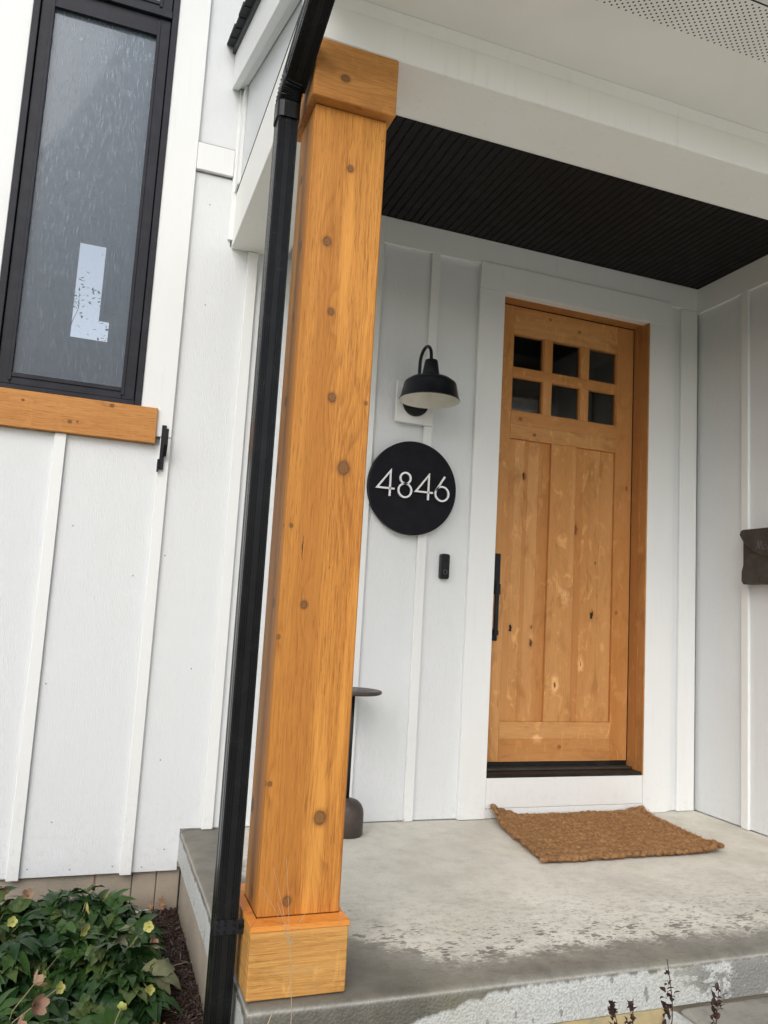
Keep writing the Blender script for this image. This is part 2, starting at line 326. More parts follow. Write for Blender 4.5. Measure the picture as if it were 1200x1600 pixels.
    wetc = a.mix(a.rng(mid, 0.35, 0.7), (0.125, 0.115, 0.09), (0.08, 0.072, 0.055))
    c = a.mix(a.math('MULTIPLY', wetall, 0.93), c, wetc)
    # algae tint and specks
    c = a.mix(a.math('MULTIPLY', a.rng(a.noise(a.map((1, 1, 1), loc=(8, 1, 0)), 3.0, 4), 0.5, 0.75), 0.25), c, (0.36, 0.34, 0.22))
    pit = a.rng(a.voro(a.map((1, 1, 1)), 60.0), 0.05, 0.09, 1.0, 0.0)
    psel = a.rng(a.noise(a.map((1, 1, 1), loc=(0, 3, 0)), 9.0, 2), 0.55, 0.6)
    c = a.mix(a.math('MULTIPLY', a.math('MULTIPLY', pit, psel), 0.75), c, (0.10, 0.085, 0.065))
    rough = a.math('SUBTRACT', 0.78, a.math('MULTIPLY', wetall, 0.30))
    h = a.math('ADD', a.math('MULTIPLY', fine, 0.6), a.math('MULTIPLY', a.voro(a.map((1, 1, 1)), 130.0), a.math('SUBTRACT', 1.0, a.math('MULTIPLY', top, 0.75))))
    return a.done(a.bsdf(c, rough, normal=a.bump(h, 0.55, 0.004), spec=0.4))
M['concrete'] = m_concrete()
def m_stucco():
    a = N('tan_foundation_concrete')
    fine = a.noise(a.map((1, 1, 1)), 90.0, 5, 0.7); big = a.noise(a.map((1, 1, 1)), 4.0, 4)
    Z = a.sep()[2]
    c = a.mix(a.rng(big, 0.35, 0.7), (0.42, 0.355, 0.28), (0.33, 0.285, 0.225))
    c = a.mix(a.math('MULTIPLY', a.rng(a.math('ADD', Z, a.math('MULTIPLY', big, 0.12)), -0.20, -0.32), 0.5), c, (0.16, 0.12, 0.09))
    return a.done(a.bsdf(c, 0.9, normal=a.bump(fine, 0.8, 0.006)))
M['stucco'] = m_stucco()
def m_yellowstone():
    a = N('yellow_tan_stone')
    c = a.mix(a.rng(a.noise(a.map((1, 1, 1)), 14, 4), 0.4, 0.65), (0.46, 0.36, 0.19), (0.33, 0.29, 0.19))
    return a.done(a.bsdf(c, 0.8, normal=a.bump(a.noise(a.map((1, 1, 1)), 70, 4), 0.5, 0.005)))
M['ystone'] = m_yellowstone()
def m_step():
    a = N('damp_step_concrete')
    c = a.mix(a.rng(a.noise(a.map((1, 1, 1)), 9, 5, .7), 0.4, 0.65), (0.30, 0.28, 0.24), (0.20, 0.19, 0.16))
    return a.done(a.bsdf(c, 0.6, normal=a.bump(a.noise(a.map((1, 1, 1)), 120, 4), 0.4, 0.004)))
M['step'] = m_step()
def m_soffit():
    a = N('perforated_soffit')
    X, Y, Z = a.sep()
    P, Q = 0.02570, 0.00875
    def lat(ox, oy):
        fx = a.math('ABSOLUTE', a.math('SUBTRACT', a.math('FRACT', a.math('DIVIDE', a.math('ADD', X, ox+10*P), P)), 0.5))
        fy = a.math('ABSOLUTE', a.math('SUBTRACT', a.math('FRACT', a.math('DIVIDE', a.math('ADD', Y, oy+400*Q), 2*Q)), 0.5))
        dx = a.math('MULTIPLY', fx, P); dy = a.math('MULTIPLY', fy, 2*Q)
        return a.math('SQRT', a.math('ADD', a.math('MULTIPLY', dx, dx), a.math('MULTIPLY', dy, dy)))
    # hole centres: (x0 + i*P, y0 - 2j*Q) and the staggered rows between
    x0, y0 = -0.6606, -1.8746
    d = a.math('MINIMUM', lat(-x0+P*0.5 + P*0, -y0+Q), lat(-x0+P*0.5+P*0.5, -y0+Q+Q))
    hole = a.math('MULTIPLY', a.rng(d, 0.0028, 0.0035, 1.0, 0.0), a.math('LESS_THAN', Y, -1.8715))
    hole = a.math('MULTIPLY', hole, a.math('GREATER_THAN', Y, -2.044))
    n1 = a.noise(a.map((1, 1, 1)), 3.0, 3)
    c = a.mix(a.rng(n1, .35, .7), (0.86, 0.855, 0.82), (0.82, 0.815, 0.78))
    b = a.bsdf(c, 0.5)
    tr = a.n('ShaderNodeBsdfTransparent').outputs[0]
    mx = a.n('ShaderNodeMixShader'); a.put(mx.inputs[0], hole); a.put(mx.inputs[1], b); a.put(mx.inputs[2], tr)
    return a.done(mx.outputs[0])
M['soffit'] = m_soffit()
def m_glass(name, film=0.0, rain=False, filmcol=(0.38, 0.47, 0.58)):
    a = N(name)
    nm = None; fac = film
    if rain:
        run = a.noise(a.map((230, 230, 15)), 1.0, 2, 0.5, 0.0)
        dv = a.voro(a.map((1.0, 1.0, 0.4)), 120.0)
        drop = a.math('MULTIPLY', a.rng(dv, 0.1, 0.35, 1.0, 0.0), a.rng(a.noise(a.map((1, 1, 1)), 14.0, 2), .5, .62))
        h = a.math('ADD', a.rng(run, 0.5, 0.75), drop)
        nm = a.bump(h, 0.12, 0.001)
        Z = a.sep()[2]
        f1 = a.math('ADD', film, a.math('MULTIPLY', a.rng(run, 0.52, 0.72), 0.15))
        f2 = a.math('SUBTRACT', f1, a.math('MULTIPLY', drop, 0.12))
        fac = a.math('ADD', f2, a.rng(Z, 1.9, 3.7, -0.10, 0.10, False))  # film grows with height, painting in the brighter sky reflection up there
    gl = a.n('ShaderNodeBsdfGlossy'); gl.inputs['Roughness'].default_value = 0.03; gl.inputs['Color'].default_value = (1, 1, 1, 1)
    tr = a.n('ShaderNodeBsdfTransparent'); tr.inputs['Color'].default_value = (0.96, 0.98, 0.98, 1)
    fr = a.n('ShaderNodeFresnel'); fr.inputs['IOR'].default_value = 1.5
    if nm is not None:
        a.put(gl.inputs['Normal'], nm); a.put(fr.inputs['Normal'], nm)
    f = a.math('MULTIPLY', fr.outputs[0], 1.3 if rain else 1.6, clamp=True)
    m1 = a.n('ShaderNodeMixShader'); a.put(m1.inputs[0], f); a.put(m1.inputs[1], tr.outputs[0]); a.put(m1.inputs[2], gl.outputs[0])
    if film:
        df = a.bsdf(filmcol, 0.3, normal=nm, spec=0.6)
        m2 = a.n('ShaderNodeMixShader'); a.put(m2.inputs[0], fac); a.put(m2.inputs[1], m1.outputs[0]); a.put(m2.inputs[2], df)
        return a.done(m2.outputs[0])
    return a.done(m1.outputs[0])
M['glass'] = m_glass('rain_streaked_glass', 0.22, True)
M['door_glass'] = m_glass('door_glass', 0.0)
def m_coir():
    a = N('brown_coir')
    n1 = a.noise(a.map((1, 1, 1)), 55.0, 5, 0.75); n2 = a.noise(a.map((1, 1, 1)), 350.0, 3, 0.8)
    c = a.mix(a.rng(n1, 0.35, 0.68), (0.50, 0.27, 0.12), (0.24, 0.12, 0.048))
    c = a.mix(a.rng(n2, 0.52, 0.72), c, (0.68, 0.43, 0.22))
    c = a.mix(a.math('MULTIPLY', a.rng(n2, 0.48, 0.3), 0.6), c, (0.12, 0.055, 0.02))
    return a.done(a.bsdf(c, 0.95, normal=a.bump(a.math('ADD', n1, n2), 0.9, 0.006), spec=0.15))
M['coir'] = m_coir()
def m_leaf(name, c1, c2, rough=0.42):
    a = N(name)
    r = a.rand(); n1 = a.noise(a.map((1, 1, 1)), 40.0, 4, 0.6)
    c = a.mix(r, c1, c2)
    c = a.mix(a.math('MULTIPLY', a.rng(n1, 0.45, 0.75), 0.5), c, tuple(x*0.5 for x in c1))
    b = a.bsdf(c, rough, normal=a.bump(n1, 0.35, 0.004), spec=0.25)
    tl = a.n('ShaderNodeBsdfTranslucent'); a.put(tl.inputs[0], c)
    mx = a.n('ShaderNodeMixShader'); mx.inputs[0].default_value = 0.10; a.put(mx.inputs[1], b); a.put(mx.inputs[2], tl.outputs[0])
    return a.done(mx.outputs[0])
M['leaf'] = m_leaf('hellebore_leaf', (0.014, 0.042, 0.013), (0.045, 0.095, 0.022), 0.33)
M['leaf2'] = m_leaf('young_leaf', (0.05, 0.09, 0.018), (0.09, 0.12, 0.04))
M['leafpale'] = m_leaf('pale_leaf_underside', (0.16, 0.18, 0.10), (0.22, 0.22, 0.13), 0.6)
M['petal_y'] = m_leaf('yellow_green_petal', (0.52, 0.50, 0.16), (0.40, 0.42, 0.12), 0.5)
M['petal_p'] = m_leaf('dusky_pink_petal', (0.34, 0.17, 0.13), (0.36, 0.25, 0.16), 0.5)
M['stem'] = m_leaf('plant_stem', (0.16, 0.15, 0.06), (0.28, 0.24, 0.12), 0.5)
M['barb'] = m_leaf('dark_red_shrub_leaf', (0.045, 0.026, 0.022), (0.085, 0.045, 0.032), 0.5)
M['dry'] = m_leaf('dry_oak_leaf', (0.30, 0.13, 0.06), (0.42, 0.24, 0.13), 0.7)
M['straw'] = m_leaf('dry_straw', (0.42, 0.33, 0.20), (0.5, 0.42, 0.3), 0.6)
def m_mulch():
    a = N('dark_bark_mulch')
    c = a.mix(a.noise(a.map((1, 1, 1)), 35.0, 3), (0.012, 0.007, 0.005), (0.065, 0.033, 0.022))
    c = a.mix(a.rng(a.noise(a.map((1, 1, 1), loc=(3, 1, 0)), 60.0, 2), 0.62, 0.7), c, (0.20, 0.12, 0.08))
    return a.done(a.bsdf(c, 0.5, spec=0.5, normal=a.bump(a.noise(a.map((1, 1, 1)), 200, 2), .5, .003)))
M['mulch'] = m_mulch()

# ------------------------------------------------------------------ mesh helpers
def link(name, bm, mat, parent=None, loc=None, smooth=False):
    me = bpy.data.meshes.new(name); bm.to_mesh(me); bm.free()
    for m in (mat if isinstance(mat, (list, tuple)) else [mat]): me.materials.append(m)
    if smooth:
        for p in me.polygons: p.use_smooth = True
    o = bpy.data.objects.new(name, me); COL.objects.link(o)
    if parent is not None: setparent(o, parent)
    elif loc is not None:
        o.location = loc; me.transform(Matrix.Translation(-Vector(loc)))
    return o
WORLD = {}
def setparent(o, p):                     # parents are unrotated empties/meshes at WORLD[p]; meshes are given in world coordinates
    base = WORLD.get(p.name, Vector((0, 0, 0)))
    o.parent = p
    o.location = o.location - base if o.parent and False else o.location
    o.matrix_parent_inverse = Matrix.Translation(-base)
    WORLD[o.name] = Vector((0, 0, 0)) if o.name not in WORLD else WORLD[o.name]
def thing(name, label, cat, loc=(0, 0, 0), group=None):
    o = bpy.data.objects.new(name, None); COL.objects.link(o); o.location = loc; o.empty_display_size = 0.1
    o['label'] = label; o['category'] = cat
    if group: o['group'] = group
    WORLD[o.name] = Vector(loc)
    return o
def part(name, bm, mat, parent, smooth=False, label=None):
    o = link(name, bm, mat, parent, smooth=smooth)
    if label: o['label'] = label
    return o
def structure(name, bm, mat, label=None, smooth=False):
    o = link(name, bm, mat, smooth=smooth); o['kind'] = 'structure'
    if label: o['label'] = label
    return o
def box(x0, x1, y0, y1, z0, z1, bev=0.0015, bm=None, seg=1):
    own = bm is None
    b = bmesh.new()
    vs = [b.verts.new((x, y, z)) for x in (x0, x1) for y in (y0, y1) for z in (z0, z1)]
    for f in ((0, 1, 3, 2), (4, 6, 7, 5), (0, 4, 5, 1), (2, 3, 7, 6), (0, 2, 6, 4), (1, 5, 7, 3)):
        b.faces.new([vs[i] for i in f])
    bmesh.ops.recalc_face_normals(b, faces=b.faces)
    if bev: bmesh.ops.bevel(b, geom=list(b.edges), offset=bev, segments=seg, affect='EDGES', profile=0.5)
    if own: return b
    me = bpy.data.meshes.new('t'); b.to_mesh(me); b.free(); bm.from_mesh(me); bpy.data.meshes.remove(me)
    return bm
def prism(pts, axis, a0, a1, bev=0.001):
    """extrude a polygon; axis 'x': pts are (y,z); 'y': (x,z); 'z': (x,y)"""
    b = bmesh.new()
    def P(p, t): return (t, p[0], p[1]) if axis == 'x' else ((p[0], t, p[1]) if axis == 'y' else (p[0], p[1], t))
    A = [b.verts.new(P(p, a0)) for p in pts]; B = [b.verts.new(P(p, a1)) for p in pts]
    b.faces.new(A); b.faces.new(B[::-1]); n = len(pts)
    for i in range(n): b.faces.new((A[i], B[i], B[(i+1) % n], A[(i+1) % n]))
    bmesh.ops.recalc_face_normals(b, faces=b.faces)
    if bev: bmesh.ops.bevel(b, geom=list(b.edges), offset=bev, segments=1, affect='EDGES')
    return b
def lathe(prof, c, seg=40, bm=None, caps=False):
    b = bm or bmesh.new(); rings = []
    for r, z in prof:
        rings.append([b.verts.new((c[0]+r*math.cos(2*math.pi*i/seg), c[1]+r*math.sin(2*math.pi*i/seg), c[2]+z)) for i in range(seg)])
    for j in range(len(rings)-1):
        for i in range(seg):
            b.faces.new((rings[j][i], rings[j][(i+1) % seg], rings[j+1][(i+1) % seg], rings[j+1][i]))
    if caps:
        b.faces.new(rings[0][::-1]); b.faces.new(rings[-1])
    bmesh.ops.recalc_face_normals(b, faces=b.faces)
    return b
def tube(pts, r, seg=10, bm=None, taper=None):
    b = bm or bmesh.new(); pts = [Vector(p) for p in pts]; rings = []
    up = Vector((0.3, 0.1, 1)).normalized()
    for i, p in enumerate(pts):
        t = (pts[min(i+1, len(pts)-1)] - pts[max(i-1, 0)]).normalized()
        s = t.cross(up)
        if s.length < 1e-3: s = t.cross(Vector((1, 0, 0)))
        s.normalize(); q = s.cross(t); up = q
        rr = r if taper is None else r*(taper[0] + (taper[1]-taper[0])*i/(len(pts)-1))
        rings.append([b.verts.new(p + s*rr*math.cos(2*math.pi*k/seg) + q*rr*math.sin(2*math.pi*k/seg)) for k in range(seg)])
    for j in range(len(rings)-1):
        for k in range(seg): b.faces.new((rings[j][k], rings[j][(k+1) % seg], rings[j+1][(k+1) % seg], rings[j+1][k]))
    b.faces.new(rings[0][::-1]); b.faces.new(rings[-1])
    bmesh.ops.recalc_face_normals(b, faces=b.faces)
    return b
def rbox2d(w, h, r, n=5):
    pts = []
    for cx, cy, a in ((w/2-r, h/2-r, 0), (-w/2+r, h/2-r, 90), (-w/2+r, -h/2+r, 180), (w/2-r, -h/2+r, 270)):
        for i in range(n+1):
            t = math.radians(a + 90*i/n); pts.append((cx+r*math.cos(t), cy+r*math.sin(t)))
    return pts

def disc_y0(cx, cz, r, y0, y1, seg=10):
    b = bmesh.new(); rg = [[b.verts.new((cx+q*math.cos(2*math.pi*i/seg), y, cz+q*math.sin(2*math.pi*i/seg))) for i in range(seg)] for q, y in ((r*.7, y0), (r, y1))]
    b.faces.new(rg[0])
    for i in range(seg): b.faces.new((rg[0][i], rg[0][(i+1) % seg], rg[1][(i+1) % seg], rg[1][i]))
    bmesh.ops.recalc_face_normals(b, faces=b.faces); return b
M['nailgrey'] = simple('galvanised_nail', (0.35, 0.36, 0.36), 0.4)
# ------------------------------------------------------------------ ground and setting
b = bmesh.new()
v = [b.verts.new(p) for p in ((-400, -400, -0.46), (400, -400, -0.46), (400, 400, -0.46), (-400, 400, -0.46))]; b.faces.new(v)
structure('ground', b, M['lawn'], 'damp lawn around the house')
b = bmesh.new(); gx, gy = 50, 60; grid = []
for i in range(gx+1):
    row = []
    for j in range(gy+1):
        x = -3.6 + 2.15*i/gx; y = -2.2 + 2.28*j/gy
        z = -0.345 + 0.018*noise.noise((x*6, y*6, 0)) - 0.05*max(0, -y-0.9) - 0.03*max(0, -1.9-x) - 0.1*max(0, -1.9-y)*2
        row.append(b.verts.new((x, y, z)))
    grid.append(row)
for i in range(gx):
    for j in range(gy): b.faces.new((grid[i][j], grid[i+1][j], grid[i+1][j+1], grid[i][j+1]))
structure('garden_bed', b, M['ground'], 'dark soil of the planting bed beside the porch slab', smooth=True)
def gz(x, y): return -0.345 + 0.018*noise.noise((x*6, y*6, 0)) - 0.05*max(0, -y-0.9) - 0.03*max(0, -1.9-x) - 0.1*max(0, -1.9-y)*2
structure('path', box(-2.35, 9, -16, -2.30, -0.5, -0.43, 0.01), M['bounce_ground'], 'unseen pale slab in front, added to bounce light into the porch')  # out of view, added and kept pale to bounce light up under the eave
b = box(-10.5, -5.5, -14, -2.4, -0.5, -0.435, 0.01)
structure('bounce_slab_left', b, M['bounce_ground'], 'unseen pale slab added left of the lawn to bounce light')  # second unseen slab, added as a pale reflector on the left

# slab with a slightly uneven rounded edge
b = bmesh.new()
X0, X1, Y0, Y1, ZB = -1.488, 1.322, -1.621, 0.0, -0.128
nx, ny = 120, 70
prof = [(0.0, ZB), (0.0, ZB*0.72), (0.0, ZB*0.45), (0.0, -0.028), (0.003, -0.015), (0.009, -0.006), (0.018, -0.001)]
def slabpt(x, y, z):
    n_ = noise.noise((x*3, y*3, z*3))*0.0025 + noise.noise((x*13, y*13, z*13))*0.0012
    if z > -0.003: return (x, y, z + min(0, n_))
    return (x + (n_*1.3 if x < X0+0.02 else 0), y + (n_*1.3 if y < Y0+0.02 else 0), z)
# top
xs = [X0+0.018+(X1-X0-0.018)*i/nx for i in range(nx+1)]; ys = [Y0+0.018+(Y1-Y0-0.018)*j/ny for j in range(ny+1)]
G = [[b.verts.new(slabpt(x, y, 0.0 if 0 < i and 0 < j else -0.001)) for j, y in enumerate(ys)] for i, x in enumerate(xs)]
for i in range(nx):
    for j in range(ny): b.faces.new((G[i][j], G[i+1][j], G[i+1][j+1], G[i][j+1]))
front = [[b.verts.new(slabpt(max(x, X0+ins) if i else X0+ins, Y0+ins, z)) for i, x in enumerate(xs)] for ins, z in prof[:-1]] + [[G[i][0] for i in range(nx+1)]]
leftr = []
for k, (ins, z) in enumerate(prof[:-1]):
    leftr.append([front[k][0]] + [b.verts.new(slabpt(X0+ins, y, z)) for y in ys[1:]])
leftr.append([G[0][j] for j in range(ny+1)])
for k in range(len(front)-1):
    for i in range(nx): b.faces.new((front[k][i], front[k][i+1], front[k+1][i+1], front[k+1][i]))
    for j in range(ny): b.faces.new((leftr[k][j], leftr[k+1][j], leftr[k+1][j+1], leftr[k][j+1]))
vb = [b.verts.new(p) for p in ((X0, Y0, ZB), (X1, Y0, ZB), (X1, Y1, ZB), (X0, Y1, ZB))]; b.faces.new(vb[::-1])
bmesh.ops.recalc_face_normals(b, faces=b.faces)
structure('porch_slab', b, M['concrete'], 'grey concrete porch slab with a wet splashed front edge', smooth=True)
# stones under the slab
structure('slab_footing', box(-1.470, 1.31, -1.60, -0.002, -0.7, ZB-0.001, 0.003), M['stucco'], 'tan footing under the porch slab')
fb = thing('stone_course', 'yellow tan stones showing under the front edge of the porch slab', 'stone', (-0.8, -1.61, -0.4))
xx = -1.40
for wd in (0.42, 0.36, 0.45):
    part('stone', box(xx, xx+wd-0.012, -1.618, -1.601, -0.42, ZB-0.004, 0.004), M['ystone'], fb); xx += wd
st = box(-0.165, 1.31, -1.98, -1.624, -0.46, -0.131, 0.018, seg=3)
structure('porch_step', st, M['step'], 'damp concrete step below the slab at the right edge')
structure('step_side_stone', box(-0.222, -0.172, -1.95, -1.622, -0.46, -0.134, 0.016, seg=3), M['concrete'], 'pale rounded side of the step')

# ------------------------------------------------------------------ house
H = thing('house', 'white board and batten house with black porch ceiling and wooden front door', 'house', (0, 0, 0))
def hp(name, bm, mat, label=None, smooth=False): return part(name, bm, M[mat], H, smooth, label)
WT = 5.3
T = 0.019
# siding panels, wall plane y = 0
panels = []
edges = [-6.1, -5.67, -5.226, -4.783, -4.34, -3.9, -3.453, -3.01, -2.567, -2.124, -1.681]
for i in range(len(edges)-1):
    xa, xb = edges[i], edges[i+1]
    if xb < -2.5: panels.append((xa, xb, -0.17, WT))
panels += [(-2.567, -2.124, -0.17, 1.700), (-2.124, -1.681, -0.17, 1.700), (-2.567, -2.458, 1.700, WT), 
           (-1.681, -1.48, 3.2, WT), (-1.478, -1.36, 2.98, WT),
           (-1.375, -0.725, 0.004, 2.71), (-0.725, -0.414, 0.004, 2.92), (-0.414, -0.10, 0.004, 2.92), (1.05, 1.20, 0.004, 2.92)]
for xa, xb, za, zb in panels:
    hp('siding_panel', box(xa+0.0006, xb-0.0006, 0.0, 0.014, za, zb, 0.001), 'siding')
hp('siding_panel', prism([(-1.6804, -0.17), (-1.4886, -0.17), (-1.4886, 0.004), (-1.3756, 0.004), (-1.3756, 2.71), (-1.4886, 2.71), (-1.4886, 3.05), (-1.6804, 3.05)], 'y', 0.0, 0.014, 0.001), 'siding')
# sheathing behind (openings left for window and door)
for xa, xb, za, zb in ((-6.1, -2.46, -0.16, WT), (-2.46, -1.825, -0.16, 1.86), (-1.825, -0.02, -0.16, WT), (-0.02, 0.975, 2.79, WT), (0.975, 3.0, -0.16, WT), (-0.02, 0.975, -0.16, 0.19)):
    hp('wall', box(xa, xb, 0.0145, 0.12, za, zb, 0), 'siding')
# battens
def batten(xr, za, zb, wd=0.048, yy=-T): hp('batten', box(xr-wd, xr, yy, -0.0005, za, zb, 0.002), 'trim')
for e in edges[:-1]:
    if e == -2.124: batten(e, -0.174, 1.700)
    elif e < -2.5: batten(e, -0.174, WT)
batten(-1.681, -0.174, 1.735)
batten(-1.350, 0.002, 2.70, 0.05)
batten(-0.707, 0.002, 2.90, 0.048)
batten(-0.388, 0.002, 2.90)
batten(-1.05, 0.002, 2.70)
# window side trim, band board, corner pieces
hp('window_trim', box(-1.8265, -1.681, -0.022, -0.0005, 1.737, WT, 0.002), 'trim')
hp('window_trim', box(-2.60, -2.459, -0.022, -0.0005, 1.702, WT, 0.002), 'trim')
hp('band_board', box(-1.680, -1.504, -0.021, -0.0005, 3.058, 3.194, 0.002), 'trim')
hp('band_gap_shade', box(-1.680, -1.504, -0.013, -0.0005, 3.1945, 3.1995, 0), 'black_metal')  # black strip standing in for the shade inside the gap
hp('corner_trim', box(-1.5035, -1.479, -0.016, -0.0005, 2.74, 3.52, 0.002), 'trim')
# porch back wall trim
hp('frieze_board', box(-1.214, 1.305, -0.018, -0.0005, 2.900, 3.043, 0.002), 'trim')
hp('corner_board', box(1.188, 1.3055, -0.0185, -0.0005, 0.003, 2.899, 0.002), 'trim')
hp('corner_board', box(1.117, 1.150, -0.006, -0.0005, 0.003, 2.890, 0.001), 'trim')
hp('door_casing', box(-0.151, 0.0, -0.026, 0.03, 0.002, 2.7645, 0.002), 'trim')
hp('door_casing', box(0.9560, 1.115, -0.026, 0.03, 0.002, 2.7645, 0.002), 'trim')
hp('head_casing', box(-0.151, 1.115, -0.026, 0.03, 2.766, 2.916, 0.002), 'trim')
hp('kick_board', box(0.001, 0.955, -0.022, 0.03, 0.052, 0.200, 0.002), 'trim')
hp('kick_board', box(0.001, 0.955, -0.020, 0.03, 0.003, 0.050, 0.002), 'trim')
# right wall of the porch (x = 1.324)
XR = 1.324
yb = [-0.385-0.443*k for k in range(4)]
ye = [0.0] + yb
for k in range(4):
    y1_, y0_ = (0.0, yb[0]) if k == 0 else (yb[k-1], yb[k])
    if y0_ < -1.60: y0_ = -1.60
    hp('siding_panel', box(XR, XR+0.014, y0_+0.0006, y1_-0.0006, 0.004, 3.10, 0.001), 'siding')
for k in range(3): hp('batten', box(XR-T, XR-0.0005, yb[k]-0.024, yb[k]+0.024, 0.002, 2.886, 0.002), 'trim')
hp('frieze_board', box(XR-0.018, XR-0.0005, -1.312, -0.0, 2.887, 3.043, 0.002), 'trim')
hp('wall', box(XR+0.0145, XR+0.12, -1.60, 0.0, -0.16, 3.3, 0), 'siding')
hp('corner_board', box(XR-0.02, XR+0.13, -1.63, -1.60, 0.002, 2.70, 0.002), 'trim')
for k in range(4): hp('siding_panel', box(XR+0.13+0.443*k, XR+0.13+0.443*(k+1)-0.001, -1.60, -1.58, -0.17, 3.3, 0.001), 'siding')
# beams
hp('beam', box(-1.482, 2.2, -1.565, -1.313, 2.702, 2.90, 0.004), 'smooth')
hp('beam', box(-1.482, -1.215, -1.3125, -0.001, 2.702, 2.9725, 0.003), 'smooth')
hp('beam_trim_or_shade_line', box(-1.4835, -1.20, -1.44, -0.04, 2.9727, 2.9790, 0), 'black_metal')  # black strip drawing the shadow line along the top of the beam face
hp('beam', box(-1.4815, -1.20, -1.5640, -1.3130, 2.901, 2.9725, 0.001), 'smooth')
hp('beam', box(-1.470, -1.20, -1.30, -0.001, 2.979, 3.06, 0), 'smooth')
hp('beam_trim_or_shade_line', box(-1.21, XR-0.001, -1.313, -1.306, 2.703, 2.712, 0.001), 'trim')
hp('soffit_cove', prism([(-1.5655, 2.842), (-1.590, 2.842), (-1.5655, 2.815)], 'x', -1.48, 2.2, 0), 'smooth')
# gable above left beam, rake, roof
S = 0.38
def rz(y, z0): return z0 + S*y
hp('gable_panel', prism([(-0.0, 2.980), (-0.0, 3.53), (-1.40, rz(-1.40, 3.53)), (-1.40, 2.980)], 'x', -1.476, -1.455, 0.001), 'siding')
hp('batten', box(-1.491, -1.4765, -0.105, -0.002, 2.981, 3.49, 0.0015), 'trim')
RB = 3.52
hp('rake_board', prism([(-0.001, RB), (-0.001, RB+0.185), (-2.06, rz(-2.06, RB+0.185)), (-2.06, max(2.82, rz(-2.06, RB))), (-(RB-2.82)/S, 2.82)], 'x', -1.542, -1.508, 0.0015), 'trim')
hp('rake_board', prism([(-0.001, RB+0.01), (-0.001, RB+0.185), (-1.52, rz(-1.52, RB+0.185)), (-1.52, rz(-1.52, RB+0.01))], 'x', -1.507, -1.478, 0.001), 'trim')
hp('drip_edge', prism([(-0.001, RB+0.186), (-0.001, RB+0.215), (-2.08, rz(-2.08, RB+0.215)), (-2.08, rz(-2.08, RB+0.186))], 'x', -1.556, -1.46, 0.001), 'window_frame')
k = 0; yy = -0.002
while yy > -2.1:
    z0 = rz(yy, RB+0.2155); jit = rnd.uniform(-0.005, 0.003); y2 = yy-0.142
    hp('shingle', prism([(yy, z0+0.006), (yy, z0+0.016), (y2, rz(y2, RB+0.2155)+0.024), (y2, rz(y2, RB+0.2155)+0.001)], 'x', -1.585+jit, 3.2, 0.001), 'shingle')
    yy = y2
hp('roof', prism([(-0.002, RB+0.0), (-0.002, RB+0.185), (-2.05, rz(-2.05, RB+0.185)), (-2.05, rz(-2.05, RB+0.15))], 'x', -1.45, 3.2, 0), 'smooth')
# eave: soffit and fascia
b = bmesh.new(); vv = [b.verts.new(p) for p in ((-1.507, -2.052, 2.843), (3.2, -2.052, 2.843), (3.2, -1.567, 2.843), (-1.507, -1.567, 2.843))]; b.faces.new(vv)
hp('soffit', b, 'soffit', 'perforated soffit panel')
b = bmesh.new(); box(-1.45, 3.2, -2.046, -1.60, 2.90, 2.903, 0, b)
hp('soffit_backing', b, 'black_metal')  # black sheet standing in for the shaded cavity behind the holes
hp('fascia', box(-1.507, 3.2, -2.075, -2.053, 2.846, 2.935, 0.002), 'trim')
hp('eave_return', prism([(-1.567, 2.844), (-1.47, 2.844), (-1.47, 2.93), (-1.567, 2.90)], 'x', -1.511, -1.484, 0.001), 'trim')
# ceiling boards run away from the camera
x = -1.214; k = 0
while x < XR-0.001:
    x2 = min(x+0.0425, XR-0.0005)
    dz = rnd.uniform(-0.0006, 0.0006)
    bmc = prism([(x+0.0004, 3.060), (x+0.0004, 3.050+dz), (x+0.0055, 3.0445+dz), (x2-0.0055, 3.0445+dz), (x2-0.0004, 3.050+dz), (x2-0.0004, 3.060)], 'y', -1.312, -0.001, 0)
    hp('ceiling_board', bmc, 'ceiling'); x = x2
hp('ceiling_backing', box(-1.214, XR, -1.312, -0.001, 3.061, 3.075, 0), 'ceiling')
# foundation blocks
fx = [-3.9, -3.3, -2.75, -2.25, -1.825, -1.672, -1.570, -1.4705]
for i in range(len(fx)-1):
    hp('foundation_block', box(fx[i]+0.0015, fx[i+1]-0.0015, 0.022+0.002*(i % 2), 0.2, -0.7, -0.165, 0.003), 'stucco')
hp('foundation_crack', box(-1.8265, -1.8235, 0.0215, 0.023, -0.5, -0.172, 0), 'dry')
nb = bmesh.new()
for (nx_, nz_) in ((-2.095, -.135), (-1.76, -.14), (-1.64, -.15), (-1.55, -.08), (-1.60, .30), (-2.02, .05), (-1.93, -.145), (-2.10, .62), (-1.71, .66), (-1.66, 1.2), (-2.06, 1.3), (-1.79, 1.1), (-1.50, .7), (-1.58, 2.4), (-1.6, 2.9)):
    dm = disc_y0(nx_, nz_, 0.0035, -0.0012, 0.0)
    me = bpy.data.meshes.new('t'); dm.to_mesh(me); dm.free(); nb.from_mesh(me); bpy.data.meshes.remove(me)
no_ = hp('nail_heads', nb, 'nailgrey'); no_['kind'] = 'stuff'

